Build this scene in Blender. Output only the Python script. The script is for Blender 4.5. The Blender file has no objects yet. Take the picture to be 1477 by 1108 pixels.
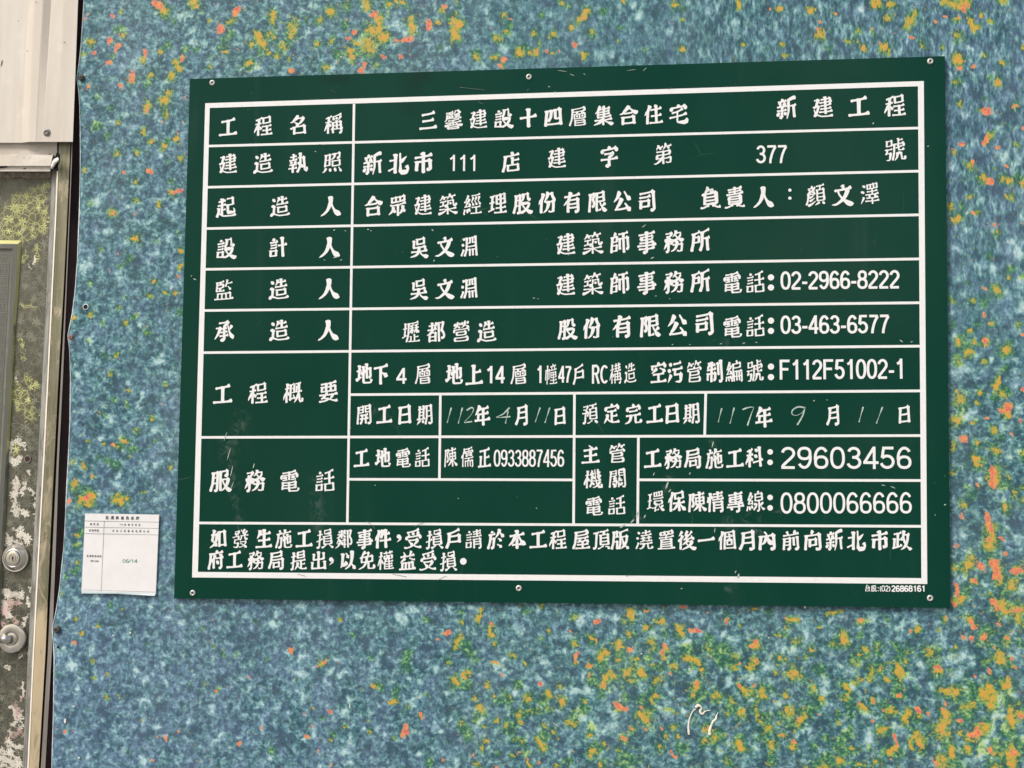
import bpy, bmesh, math, random
import numpy as np
from mathutils import Vector, Matrix
random.seed(4)
scene = bpy.context.scene
COL = scene.collection

# ---------------------------------------------------------------- camera
PHOTO_W, PHOTO_H, FOCAL = 1477.0, 1108.0, 2000.0
CAM = Vector((0.19867, -2.14678, 1.35257))
YAW, PITCH, ROLL = 0.1211, 0.07621, -0.0066
ca, sa = math.cos(YAW), math.sin(YAW)
cb, sb = math.cos(PITCH), math.sin(PITCH)
cc, sc_ = math.cos(ROLL), math.sin(ROLL)
MZ = Matrix(((ca, -sa, 0), (sa, ca, 0), (0, 0, 1)))
MX = Matrix(((1, 0, 0), (0, cb, -sb), (0, sb, cb)))
MY = Matrix(((cc, 0, sc_), (0, 1, 0), (-sc_, 0, cc)))
MR = MZ @ MX @ MY                       # columns: right, forward, up
right, fwd, up = MR.col[0], MR.col[1], MR.col[2]
cam_data = bpy.data.cameras.new('camera')
cam_data.sensor_fit = 'HORIZONTAL'
cam_data.sensor_width = 36.0
cam_data.lens = 36.0 * FOCAL / PHOTO_W
cam_data.clip_start = 0.05
cam_data.clip_end = 2000
cam = bpy.data.objects.new('camera', cam_data)
cam.matrix_world = Matrix(((right.x, up.x, -fwd.x, CAM.x), (right.y, up.y, -fwd.y, CAM.y),
                           (right.z, up.z, -fwd.z, CAM.z), (0, 0, 0, 1)))
COL.objects.link(cam)
scene.camera = cam

# ---------------------------------------------------------------- daylight
SUN_EL, SUN_ROT = math.radians(46), math.radians(222)
world = bpy.data.worlds.new('World')
scene.world = world
world.use_nodes = True
wn = world.node_tree
bg = wn.nodes['Background']
sky = wn.nodes.new('ShaderNodeTexSky')
sky.sky_type = 'NISHITA'
sky.sun_disc = False
sky.sun_elevation = SUN_EL
sky.sun_rotation = SUN_ROT
sky.air_density = 1.3
sky.dust_density = 3.5
wn.links.new(sky.outputs[0], bg.inputs[0])
bg.inputs[1].default_value = 0.13
sun = bpy.data.lights.new('sun', 'SUN')
sun.energy = 2.0
sun.angle = math.radians(14)
sun.color = (1.0, 0.965, 0.92)
sun_o = bpy.data.objects.new('sun', sun)
sd = Vector((math.sin(SUN_ROT) * math.cos(SUN_EL), math.cos(SUN_ROT) * math.cos(SUN_EL), math.sin(SUN_EL)))
sun_o.rotation_euler = (-sd).to_track_quat('-Z', 'Y').to_euler()
COL.objects.link(sun_o)
scene.view_settings.view_transform = 'Standard'
scene.view_settings.look = 'None'
scene.view_settings.gamma = 1
scene.view_settings.exposure = 0.22

# ---------------------------------------------------------------- helpers
def at(u, v, y=0.0):
    """point of the plane y=const seen at photograph pixel (u, v)"""
    d = right * ((u - PHOTO_W / 2) / FOCAL) + fwd - up * ((v - PHOTO_H / 2) / FOCAL)
    t = (y - CAM.y) / d.y
    return CAM + d * t

def tag(o, label=None, cat=None, group=None, kind=None):
    if label: o['label'] = label
    if cat: o['category'] = cat
    if group: o['group'] = group
    if kind: o['kind'] = kind
    return o

def empty(name, loc):
    o = bpy.data.objects.new(name, None)
    o.empty_display_size = 0.05
    o.location = loc
    COL.objects.link(o)
    return o

def link(name, me, mat, parent=None):
    o = bpy.data.objects.new(name, me)
    if mat is not None and not me.materials: me.materials.append(mat)
    COL.objects.link(o)
    if parent is not None:
        o.parent = parent
        o.matrix_parent_inverse = Matrix.Translation(-parent.location)
    return o

def mesh(name, verts, faces, mat, parent=None, smooth=False):
    me = bpy.data.meshes.new(name)
    me.from_pydata([tuple(v) for v in verts], [], faces)
    me.update()
    if smooth:
        me.polygons.foreach_set('use_smooth', [True] * len(me.polygons))
    return link(name, me, mat, parent)

def from_bm(name, bm, mat, parent=None, smooth=False):
    bmesh.ops.recalc_face_normals(bm, faces=bm.faces)
    me = bpy.data.meshes.new(name)
    bm.to_mesh(me); bm.free()
    if smooth:
        me.polygons.foreach_set('use_smooth', [True] * len(me.polygons))
    return link(name, me, mat, parent)

def slab(name, outline, depth, mat, parent=None, bevel=0.0):
    """outline: world points in front, pushed back (+y) by depth"""
    bm = bmesh.new()
    f = [bm.verts.new(p) for p in outline]
    b = [bm.verts.new(p + Vector((0, depth, 0))) for p in outline]
    n = len(f)
    front = bm.faces.new(f)
    bm.faces.new(b[::-1])
    for i in range(n):
        bm.faces.new((f[i], b[i], b[(i + 1) % n], f[(i + 1) % n]))
    if bevel:
        bmesh.ops.bevel(bm, geom=list(front.edges), offset=bevel, segments=2, affect='EDGES')
    return from_bm(name, bm, mat, parent)

def lathe(name, prof, loc, mat, parent=None, n=48, axis_tilt=None):
    """profile of (radius, out) turned about -y (towards the viewer)"""
    bm = bmesh.new(); rings = []
    for r, h in prof:
        if r < 1e-6:
            rings.append([bm.verts.new((0, -h, 0))])
        else:
            rings.append([bm.verts.new((r * math.cos(2 * math.pi * i / n), -h, r * math.sin(2 * math.pi * i / n))) for i in range(n)])
    for a, b in zip(rings, rings[1:]):
        for i in range(n):
            if len(a) == 1: bm.faces.new((a[0], b[i], b[(i + 1) % n]))
            elif len(b) == 1: bm.faces.new((a[i], a[(i + 1) % n], b[0]))
            else: bm.faces.new((a[i], a[(i + 1) % n], b[(i + 1) % n], b[i]))
    M = Matrix.Translation(loc)
    if axis_tilt: M = M @ axis_tilt
    bmesh.ops.transform(bm, matrix=M, verts=bm.verts)
    o = from_bm(name, bm, mat, parent, True)
    try: o.data.set_sharp_from_angle(angle=math.radians(40))
    except Exception: pass
    return o

# ---- polylines in photograph pixels, extended along their ends
def interp(poly, v):
    """x of a near-vertical polyline [(x, v), ...] at v"""
    p = poly
    if v <= p[0][1]: a, b = p[0], p[1]
    elif v >= p[-1][1]: a, b = p[-2], p[-1]
    else:
        for a, b in zip(p, p[1:]):
            if a[1] <= v <= b[1]: break
    return a[0] + (b[0] - a[0]) * (v - a[1]) / (b[1] - a[1])

def strip_rows(v0, v1, step=30):
    n = max(2, int(abs(v1 - v0) / step) + 1)
    return [v0 + (v1 - v0) * i / (n - 1) for i in range(n)]

def profile_strip(name, cols, v0, v1, mat, parent=None, step=30, top=None):
    """cols: list of (pixel polyline, y plane); lofted between neighbours. top: v0 may be a function of column"""
    rows = strip_rows(v0, v1, step)
    verts = []; faces = []
    for v in rows:
        for poly, y in cols:
            u = interp(poly, v) if isinstance(poly, (list, tuple)) else poly
            verts.append(at(u, v, y))
    k = len(cols)
    for r in range(len(rows) - 1):
        for c in range(k - 1):
            a = r * k + c
            faces.append((a, a + k, a + k + 1, a + 1))
    return mesh(name, verts, faces, mat, parent)

# ---------------------------------------------------------------- material helpers
class NT:
    def __init__(self, name):
        self.m = bpy.data.materials.new(name); self.m.use_nodes = True
        self.t = self.m.node_tree; self.n = self.t.nodes
        self.b = self.n['Principled BSDF']
        self.tc = self.n.new('ShaderNodeTexCoord')
        self.P = self.tc.outputs['Object']
    def link(self, a, b): self.t.links.new(a, b)
    def setin(self, sock, v):
        if hasattr(v, 'is_linked') or isinstance(v, bpy.types.NodeSocket): self.link(v, sock)
        else: sock.default_value = v
    def mapping(self, vec, scale=(1, 1, 1), loc=(0, 0, 0), rot=(0, 0, 0)):
        m = self.n.new('ShaderNodeMapping'); self.link(vec, m.inputs[0])
        m.inputs['Scale'].default_value = scale; m.inputs['Location'].default_value = loc; m.inputs['Rotation'].default_value = rot
        return m.outputs[0]
    def noise(self, scale, detail=4, rough=0.55, dist=0.0, vec=None, out='Fac'):
        x = self.n.new('ShaderNodeTexNoise'); self.link(vec or self.P, x.inputs['Vector'])
        x.inputs['Scale'].default_value = scale; x.inputs['Detail'].default_value = detail
        x.inputs['Roughness'].default_value = rough; x.inputs['Distortion'].default_value = dist
        return x.outputs[out]
    def voronoi(self, scale, feature='F1', vec=None, out='Distance', rand=1.0):
        x = self.n.new('ShaderNodeTexVoronoi'); x.feature = feature; self.link(vec or self.P, x.inputs['Vector'])
        x.inputs['Scale'].default_value = scale; x.inputs['Randomness'].default_value = rand
        return x.outputs[out]
    def math(self, op, a, b=0.0, c=0.0, clamp=False):
        x = self.n.new('ShaderNodeMath'); x.operation = op; x.use_clamp = clamp
        self.setin(x.inputs[0], a); self.setin(x.inputs[1], b)
        if op in ('MULTIPLY_ADD', 'COMPARE'): self.setin(x.inputs[2], c)
        return x.outputs[0]
    def vmath(self, op, a, b=None):
        x = self.n.new('ShaderNodeVectorMath'); x.operation = op
        self.setin(x.inputs[0], a)
        if b is not None: self.setin(x.inputs[1], b)
        return x.outputs[0]
    def step(self, v, lo, hi, a=0.0, b=1.0):
        x = self.n.new('ShaderNodeMapRange'); x.interpolation_type = 'SMOOTHSTEP'
        self.setin(x.inputs['Value'], v)
        x.inputs['From Min'].default_value = lo; x.inputs['From Max'].default_value = hi
        x.inputs['To Min'].default_value = a; x.inputs['To Max'].default_value = b
        return x.outputs[0]
    def ramp(self, v, stops, interp='LINEAR'):
        x = self.n.new('ShaderNodeValToRGB'); self.link(v, x.inputs[0])
        cr = x.color_ramp; cr.interpolation = interp
        while len(cr.elements) < len(stops): cr.elements.new(0.5)
        for e, (p, c) in zip(cr.elements, stops):
            e.position = p; e.color = (c[0], c[1], c[2], 1)
        return x.outputs[0]
    def mix(self, f, a, b, mode='MIX'):
        x = self.n.new('ShaderNodeMix'); x.data_type = 'RGBA'; x.blend_type = mode
        self.setin(x.inputs[0], f)
        for s, v in ((x.inputs[6], a), (x.inputs[7], b)):
            if isinstance(v, tuple): s.default_value = (v[0], v[1], v[2], 1)
            else: self.link(v, s)
        return x.outputs[2]
    def sep(self, v):
        x = self.n.new('ShaderNodeSeparateXYZ'); self.link(v, x.inputs[0]); return x.outputs
    def bump(self, h, strength=0.3, dist=0.001, normal=None):
        x = self.n.new('ShaderNodeBump'); self.link(h, x.inputs['Height'])
        x.inputs['Strength'].default_value = strength; x.inputs['Distance'].default_value = dist
        if normal is not None: self.link(normal, x.inputs['Normal'])
        return x.outputs[0]
    def attr(self, name):
        x = self.n.new('ShaderNodeAttribute'); x.attribute_name = name; return x
    def out(self, color=None, rough=None, metal=None, normal=None, spec=None, coat=None):
        b = self.b
        if color is not None:
            if isinstance(color, tuple): b.inputs['Base Color'].default_value = (*color, 1)
            else: self.link(color, b.inputs['Base Color'])
        if rough is not None: self.setin(b.inputs['Roughness'], rough)
        if metal is not None: self.setin(b.inputs['Metallic'], metal)
        if normal is not None: self.link(normal, b.inputs['Normal'])
        if spec is not None: b.inputs['Specular IOR Level'].default_value = spec
        if coat is not None: b.inputs['Coat Weight'].default_value = coat
        return self.m

def blob_field(xs, zs, blobs):
    """sum of soft capsules on vertices; blobs: (x0,z0,x1,z1,r)"""
    f = np.zeros(len(xs))
    for x0, z0, x1, z1, r in blobs:
        m = (xs > min(x0, x1) - 3 * r) & (xs < max(x0, x1) + 3 * r) & (zs > min(z0, z1) - 3 * r) & (zs < max(z0, z1) + 3 * r)
        if not m.any(): continue
        dx, dz = x1 - x0, z1 - z0
        L2 = dx * dx + dz * dz + 1e-12
        t = np.clip(((xs[m] - x0) * dx + (zs[m] - z0) * dz) / L2, 0, 1)
        d2 = (xs[m] - x0 - t * dx) ** 2 + (zs[m] - z0 - t * dz) ** 2
        f[m] = np.maximum(f[m], np.exp(-d2 / (r * r)))
    return f

def set_field(o, name, fields):
    me = o.data
    a = me.color_attributes.new(name, 'FLOAT_COLOR', 'POINT')
    arr = np.stack(fields, 1).astype(np.float32)
    a.data.foreach_set('color', arr.ravel())
# ---------------------------------------------------------------- materials
def mat_print():
    n = NT('printed_sheet')
    a = n.attr('pigment'); s = n.n.new('ShaderNodeSeparateColor'); n.link(a.outputs['Color'], s.inputs[0])
    W, C, G = s.outputs[0], s.outputs[1], s.outputs[2]
    b = n.attr('tone'); s2 = n.n.new('ShaderNodeSeparateColor'); n.link(b.outputs['Color'], s2.inputs[0])
    PALE, DARK, BLUE, LEAN = s2.outputs[0], s2.outputs[1], s2.outputs[2], b.outputs['Alpha']
    lean = n.mapping(n.P, scale=(1.25, 1, 0.55), rot=(0, math.radians(-42), 0))
    def two(scale, det, rough, dist, loc=(0, 0, 0)):
        x = n.noise(scale, det, rough, dist, vec=n.mapping(n.P, loc=loc))
        y = n.noise(scale, det, rough, dist, vec=n.mapping(lean, loc=loc))
        return n.math('ADD', n.math('MULTIPLY', x, n.math('SUBTRACT', 1.0, LEAN)), n.math('MULTIPLY', y, LEAN))
    fine = two(215, 3, 0.6, 0.25)
    mid = two(98, 3, 0.6, 0.35)
    big = n.noise(45, 3, 0.6, 0.6, vec=n.mapping(n.P, loc=(3.1, 0, 1.7)))
    v = n.math('ADD', n.math('MULTIPLY', mid, 1.15), n.math('MULTIPLY', fine, 0.58))
    v = n.math('ADD', v, n.math('MULTIPLY', big, 0.30))
    v = n.math('ADD', v, n.math('MULTIPLY', PALE, 0.30))
    v = n.math('SUBTRACT', v, n.math('MULTIPLY', DARK, 0.17))
    v = n.step(v, 0.66, 1.56)
    v = n.math('ADD', v, n.math('MULTIPLY', n.math('SUBTRACT', v, 0.5), 0.25), clamp=True)
    teal = n.ramp(v, [(0.0, (0.022, 0.070, 0.098)), (0.20, (0.042, 0.122, 0.155)), (0.42, (0.088, 0.222, 0.250)), (0.62, (0.180, 0.350, 0.362)), (0.82, (0.30, 0.49, 0.48)), (1.0, (0.46, 0.63, 0.61))])
    blue = n.ramp(v, [(0.0, (0.052, 0.098, 0.160)), (0.20, (0.085, 0.158, 0.238)), (0.42, (0.132, 0.245, 0.335)), (0.62, (0.205, 0.345, 0.430)), (0.82, (0.33, 0.50, 0.56)), (1.0, (0.50, 0.65, 0.68))])
    h = n.noise(24, 5, 0.75, vec=n.mapping(n.P, loc=(9, 0, 4)))
    c = n.mix(n.math('ADD', BLUE, n.step(h, 0.38, 0.62, -0.45, 0.50), clamp=True), teal, blue)
    # sea-green and violet washes
    sea = n.step(n.noise(68, 4, 0.75, 0.6, vec=n.mapping(n.P, loc=(1, 0, 5))), 0.50, 0.66)
    c = n.mix(n.math('MULTIPLY', sea, 0.55), c, n.ramp(v, [(0.0, (0.025, 0.085, 0.075)), (0.5, (0.085, 0.235, 0.190)), (1.0, (0.40, 0.60, 0.50))]))
    viol = n.step(n.noise(72, 4, 0.75, vec=n.mapping(n.P, loc=(0, 0, 8))), 0.57, 0.70)
    c = n.mix(n.math('MULTIPLY', viol, 0.42), c, n.ramp(v, [(0.0, (0.075, 0.065, 0.11)), (0.5, (0.20, 0.19, 0.27)), (1.0, (0.58, 0.55, 0.62))]))
    gn = two(88, 4, 0.72, 0.9, (5, 0, 2))
    D0 = a.outputs['Alpha']
    gf = n.math('ADD', n.math('ADD', n.math('MULTIPLY', G, 1.1), n.math('ADD', n.math('MULTIPLY', W, 0.55), n.math('MULTIPLY', D0, 0.32))), n.math('MULTIPLY', n.math('SUBTRACT', gn, 0.5), 2.3))
    green = n.ramp(n.math('ADD', v, n.math('MULTIPLY', n.math('SUBTRACT', fine, 0.5), 1.2)), [(0.05, (0.018, 0.095, 0.065)), (0.35, (0.050, 0.200, 0.085)), (0.62, (0.160, 0.350, 0.090)), (0.95, (0.42, 0.56, 0.20))])
    c = n.mix(n.math('MULTIPLY', n.step(gf, 0.34, 0.92), 0.88), c, green)
    # warm pigment: yellow ochre rims, orange hearts, coral dabs
    edge = n.math('ADD', n.math('MULTIPLY', n.math('SUBTRACT', two(150, 4, 0.7, 0.8, (2, 0, 3)), 0.5), 2.4),
                  n.math('MULTIPLY', n.math('SUBTRACT', two(270, 3, 0.6, 0.3, (6, 0, 3)), 0.5), 1.3))
    D = a.outputs['Alpha']          # how busy the print is with flecks
    fl = two(118, 3, 0.62, 0.5, (11, 0, 7))
    flk = n.math('MULTIPLY', n.math('SUBTRACT', n.math('ADD', fl, n.math('MULTIPLY', D, 0.125)), 0.628), 5.0)
    flk = n.math('MULTIPLY', n.math('MAXIMUM', flk, 0.0), n.step(D, 0.02, 0.15), clamp=True)
    wf = n.math('MAXIMUM', n.math('ADD', W, edge), n.math('MULTIPLY', flk, 0.72))
    warm = n.ramp(n.math('ADD', n.math('MULTIPLY', wf, 0.34), n.math('MULTIPLY', n.noise(120, 3, 0.65, vec=n.mapping(n.P, loc=(2, 0, 6))), 0.62)),
                  [(0.44, (0.15, 0.26, 0.055)), (0.54, (0.40, 0.35, 0.05)), (0.65, (0.62, 0.37, 0.045)), (0.80, (0.74, 0.26, 0.055))])
    c = n.mix(n.math('MULTIPLY', n.step(wf, 0.26, 0.70), 0.94), c, warm)
    cf = n.math('ADD', C, n.math('MULTIPLY', edge, 0.75))
    coral = n.ramp(n.noise(160, 3, 0.6, vec=n.mapping(n.P, loc=(7, 0, 1))), [(0.36, (0.55, 0.10, 0.14)), (0.48, (0.74, 0.18, 0.10)), (0.58, (0.76, 0.29, 0.09))])
    c = n.mix(n.math('MULTIPLY', n.math('MULTIPLY', n.step(cf, 0.25, 0.5), n.step(C, 0.15, 0.4)), 0.75), c, (0.62, 0.34, 0.10))
    c = n.mix(n.math('MULTIPLY', n.step(cf, 0.40, 0.70), 0.95), c, coral)
    pinkn = n.noise(135, 4, 0.7, 0.5, vec=n.mapping(n.P, loc=(4, 0, 11)))
    pn = n.math('MULTIPLY', n.step(pinkn, 0.63, 0.71), n.step(n.noise(16, 2, vec=n.mapping(n.P, loc=(1, 0, 1))), 0.45, 0.6))
    c = n.mix(n.math('MULTIPLY', pn, 0.7), c, (0.62, 0.30, 0.34))
    # dust and dirt lying on the sheet
    dust = n.noise(6, 5, 0.7, vec=n.mapping(n.P, scale=(1, 1, 0.35)))
    c = n.mix(n.step(dust, 0.40, 0.8, 0.01, 0.12), c, (0.36, 0.40, 0.42))
    nb = n.bump(n.math('ADD', n.noise(3.2, 2), n.math('MULTIPLY', n.noise(900, 2), 0.01)), 0.30, 0.02)
    n.out(c, 0.5, 0.0, nb, 0.3)
    return n.m

def mat_board():
    n = NT('green_board')
    d = n.noise(5, 3, 0.55, vec=n.mapping(n.P, scale=(1, 1, 0.45)))
    f = n.noise(160, 4, 0.75)
    c = n.mix(n.step(d, 0.35, 0.75), (0.0013, 0.0400, 0.0245), (0.0030, 0.0450, 0.0285))
    # rubbed dust, faint vertical drips
    st = n.noise(30, 4, 0.6, vec=n.mapping(n.P, scale=(1, 1, 0.05)))
    dust = n.math('MULTIPLY', n.step(st, 0.52, 0.80), n.step(n.noise(5, 3), 0.42, 0.7))
    c = n.mix(n.math('MULTIPLY', dust, 0.045), c, (0.30, 0.34, 0.30))
    sp = n.step(n.voronoi(70, 'F1', rand=1), 0.030, 0.045, 1, 0)
    sp = n.math('MULTIPLY', sp, n.step(n.noise(9, 2, vec=n.mapping(n.P, loc=(4, 0, 4))), 0.56, 0.62))
    c = n.mix(n.math('MULTIPLY', sp, 0.6), c, (0.35, 0.42, 0.36))
    # hairline scratches
    sv = n.vmath('ADD', n.mapping(n.P, scale=(1, 1, 1), rot=(0, 0.6, 0)), n.vmath('MULTIPLY', n.noise(4, 2, out='Color'), (0.12, 0.12, 0.12)))
    sc = n.voronoi(9, 'DISTANCE_TO_EDGE', vec=sv)
    scr = n.math('MULTIPLY', n.step(sc, 0.0, 0.006, 1, 0), n.step(n.noise(7, 3, vec=n.mapping(n.P, loc=(1, 0, 9))), 0.60, 0.68))
    c = n.mix(n.math('MULTIPLY', scr, 0.16), c, (0.30, 0.36, 0.30))
    smudge_and_reflection = n.attr('smudge_and_reflection'); s = n.n.new('ShaderNodeSeparateColor'); n.link(smudge_and_reflection.outputs['Color'], s.inputs[0])
    sm = n.math('MULTIPLY', s.outputs[0], n.step(n.noise(28, 4), 0.25, 0.65))
    c = n.mix(n.math('MULTIPLY', sm, 0.55), c, (0.008, 0.016, 0.014))
    du = n.math('MULTIPLY', s.outputs[1], n.step(n.noise(60, 5, 0.75, 1.0), 0.46, 0.66))
    c = n.mix(n.math('MULTIPLY', du, 0.17), c, (0.42, 0.46, 0.40))
    c = n.mix(n.math('MULTIPLY', s.outputs[2], n.step(n.noise(9, 4, 0.6), 0.25, 0.7, 0.5, 1.0)), c, (0.022, 0.060, 0.042))  # pale soft reflections painted into the green
    r = n.math('ADD', n.step(f, 0.3, 0.7, 0.29, 0.32), n.math('MULTIPLY', n.step(d, 0.4, 0.7), 0.08))
    nb = n.bump(n.noise(1.9, 2, 0.4), 0.55, 0.03)
    n.out(c, r, 0.0, nb, 0.10)
    return n.m

def mat_white(name='white_screen_print', col=(0.82, 0.81, 0.785)):
    n = NT(name)
    f = n.noise(120, 5, 0.7)
    d = n.noise(14, 4, 0.7)
    c = n.mix(n.step(f, 0.45, 0.85), col, tuple(x * 0.88 for x in col))
    c = n.mix(n.step(d, 0.5, 0.8, 0, 0.35), c, tuple(x * y for x, y in zip(col, (0.86, 0.84, 0.80))))
    # rubbed pinholes where the green shows
    pin = n.math('MULTIPLY', n.step(n.noise(700, 2, 0.5), 0.70, 0.76), n.step(n.noise(30, 3), 0.5, 0.65))
    c = n.mix(n.math('MULTIPLY', pin, 0.5), c, (0.1, 0.18, 0.14))
    n.out(c, 0.42, 0, None, 0.4)
    return n.m

def mat_plain(name, col, rough=0.5, metal=0.0, var=0.15, scale=60, bump=0.0):
    n = NT(name)
    f = n.noise(scale, 5, 0.65)
    c = n.mix(n.step(f, 0.3, 0.7), tuple(x * (1 - var) for x in col), tuple(min(1, x * (1 + var)) for x in col))
    nb = n.bump(f, bump, 0.001) if bump else None
    n.out(c, rough, metal, nb)
    return n.m

def mat_cream():
    n = NT('cream_enamel')
    c = n.mix(n.step(n.noise(16, 5, 0.65, vec=n.mapping(n.P, scale=(1, 1, 0.15))), 0.35, 0.7), (0.60, 0.53, 0.44), (0.69, 0.63, 0.545))
    c = n.mix(n.step(n.noise(300, 4, 0.8), 0.55, 0.8, 0, 0.45), c, (0.50, 0.42, 0.33))
    c = n.mix(n.step(n.noise(26, 5, 0.7, vec=n.mapping(n.P, loc=(3, 3, 3))), 0.56, 0.72, 0, 0.35), c, (0.80, 0.74, 0.64))
    ch = n.math('MULTIPLY', n.step(n.voronoi(34, 'F1'), 0.045, 0.07, 1, 0), n.step(n.noise(17, 2), 0.52, 0.56))
    c = n.mix(n.math('MULTIPLY', ch, 0.8), c, (0.16, 0.12, 0.10))
    n.out(c, 0.5, 0, n.bump(n.noise(420, 3), 0.25, 0.0006), 0.4)
    return n.m

def mat_dirty_white():
    n = NT('dirty_white_trim')
    c = n.mix(n.step(n.noise(30, 5, 0.7, vec=n.mapping(n.P, scale=(0.5, 1, 1))), 0.3, 0.7), (0.50, 0.44, 0.36), (0.66, 0.60, 0.52))
    g = n.step(n.noise(60, 5, 0.75, 1.5, vec=n.mapping(n.P, scale=(1, 1, 0.5))), 0.57, 0.72)
    c = n.mix(n.math('MULTIPLY', g, 0.55), c, (0.22, 0.18, 0.14))
    ch = n.math('MULTIPLY', n.step(n.voronoi(40, 'F1', vec=n.mapping(n.P, scale=(0.7, 1, 1.5))), 0.07, 0.11, 1, 0), n.step(n.noise(20, 2), 0.50, 0.55))
    c = n.mix(n.math('MULTIPLY', ch, 0.85), c, (0.05, 0.045, 0.04))
    n.out(c, 0.6, 0, n.bump(n.noise(120, 3), 0.4, 0.001), 0.3)
    return n.m

def mat_steel(name, c0, c1, rough=(0.3, 0.5), metal=0.75, streak=0.06, stain=None, stainlo=0.52, tint=None):
    n = NT(name)
    s = n.noise(60, 5, 0.7, vec=n.mapping(n.P, scale=(1, 1, streak)))
    c = n.mix(n.step(s, 0.35, 0.68), c0, c1)
    st = n.noise(45, 5, 0.72, 0.8, vec=n.mapping(n.P, scale=(1, 1, 0.35)))
    if stain: c = n.mix(n.step(st, stainlo, stainlo + 0.16, 0, 0.75), c, stain)
    if tint:
        w = n.n.new('ShaderNodeSeparateColor'); n.link(n.attr('wear_and_reflection').outputs['Color'], w.inputs[0])
        tf = n.step(n.math('ADD', w.outputs[0], n.math('MULTIPLY', n.math('SUBTRACT', st, 0.5), 1.6)), 0.25, 0.75)
        c = n.mix(n.math('MULTIPLY', tf, 0.9), c, tint)
    n.out(c, n.step(st, 0.3, 0.7, rough[0], rough[1]), metal, n.bump(s, 0.12, 0.0008))
    return n.m

def mat_door():
    """embossed steel sheet: etched six-pointed leaves and fine crossing lines, rests of torn protective film, foliage reflections painted yellow-green"""
    n = NT('etched_door_steel')
    a = n.attr('film'); s = n.n.new('ShaderNodeSeparateColor'); n.link(a.outputs['Color'], s.inputs[0])
    REFLECT, CRM, PNK = s.outputs[0], s.outputs[1], s.outputs[2]
    def stars(scale, loc, k):
        v = n.mapping(n.P, scale=(1, 0, 1), loc=loc)
        pos = n.voronoi(scale, 'F1', vec=v, out='Position', rand=0.8)
        d = n.vmath('SUBTRACT', v, pos)
        x, y, z = n.sep(d)
        r = n.math('MULTIPLY', n.n.new('ShaderNodeVectorMath').outputs[1], 0) if False else None
        ln = n.n.new('ShaderNodeVectorMath'); ln.operation = 'LENGTH'; n.link(d, ln.inputs[0])
        r = n.math('MULTIPLY', ln.outputs['Value'], scale)
        ang = n.math('ARCTAN2', z, x)
        hue = n.sep(pos)
        off = n.math('MULTIPLY', n.math('ADD', hue[0], hue[2]), 37.0)
        cs = n.math('ABSOLUTE', n.math('COSINE', n.math('ADD', n.math('MULTIPLY', ang, k), off)))
        lim = n.math('MULTIPLY_ADD', n.math('POWER', cs, 2.2), 0.30, 0.10)
        return n.math('LESS_THAN', n.math('SUBTRACT', r, lim), 0.0)
    st = n.math('MAXIMUM', stars(66, (0, 0, 0), 3.0), stars(47, (0.37, 0, 0.11), 3.0))
    l1 = n.step(n.voronoi(75, 'DISTANCE_TO_EDGE', vec=n.mapping(n.P, loc=(.6, 0, .2))), 0.02, 0.055, 1, 0)
    l2 = n.step(n.voronoi(64, 'DISTANCE_TO_EDGE', vec=n.mapping(n.P, scale=(1, 0, 1), loc=(0.2, 0, 0.4), rot=(0, 0.7, 0))), 0.02, 0.05, 1, 0)
    etch = n.math('MAXIMUM', st, n.math('MULTIPLY', n.math('MAXIMUM', l1, l2), 0.45))
    base = n.ramp(n.noise(18, 4, 0.6, vec=n.mapping(n.P, scale=(1, 1, 0.5))), [(0.35, (0.085, 0.083, 0.062)), (0.65, (0.130, 0.125, 0.098))])
    worn = n.step(n.noise(34, 4, 0.7), 0.35, 0.65, 0.25, 0.85)
    c = n.mix(n.math('MULTIPLY', etch, worn), base, (0.30, 0.30, 0.22))
    rag = n.math('MULTIPLY', n.math('SUBTRACT', n.noise(150, 5, 0.8, 1.6), 0.5), 2.0)
    yf = n.step(n.math('ADD', REFLECT, rag), 0.38, 0.62)  # reflected foliage, painted as yellow-green on the etched leaves
    ycol = n.ramp(n.noise(90, 3), [(0.35, (0.42, 0.43, 0.13)), (0.6, (0.66, 0.66, 0.27)), (0.75, (0.82, 0.80, 0.48))])
    c = n.mix(n.math('MULTIPLY', n.math('MULTIPLY', yf, n.math('MULTIPLY_ADD', etch, 0.86, 0.10)), 1.0), c, ycol)
    rag = n.math('ADD', rag, n.math('MULTIPLY', n.math('SUBTRACT', etch, 0.35), 0.45))
    cf = n.step(n.math('ADD', CRM, n.math('MULTIPLY', rag, 1.1)), 0.50, 0.60)
    cf = n.math('MULTIPLY', cf, n.step(CRM, 0.12, 0.25))
    c = n.mix(n.math('MULTIPLY', cf, n.math('MULTIPLY_ADD', etch, 0.25, 0.65)), c, (0.80, 0.74, 0.62))
    pf = n.step(n.math('ADD', PNK, n.math('MULTIPLY', rag, 1.1)), 0.45, 0.60)
    pf = n.math('MULTIPLY', pf, n.step(PNK, 0.12, 0.25))
    c = n.mix(n.math('MULTIPLY', pf, n.math('MULTIPLY_ADD', etch, 0.5, 0.35)), c, (0.72, 0.48, 0.42))
    cover = n.math('MAXIMUM', n.math('MAXIMUM', cf, pf), n.math('MULTIPLY', yf, etch))
    hgt = n.math('ADD', n.math('MULTIPLY', etch, 0.4), n.math('ADD', cf, n.math('MULTIPLY', n.noise(300, 3), 0.2)))
    n.out(c, n.math('ADD', n.math('MULTIPLY', etch, 0.25), n.step(n.noise(20, 4), 0.3, 0.7, 0.28, 0.42)),
          n.math('MULTIPLY_ADD', cover, -0.55, 0.6), n.bump(hgt, 0.35, 0.0006))
    return n.m

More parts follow.
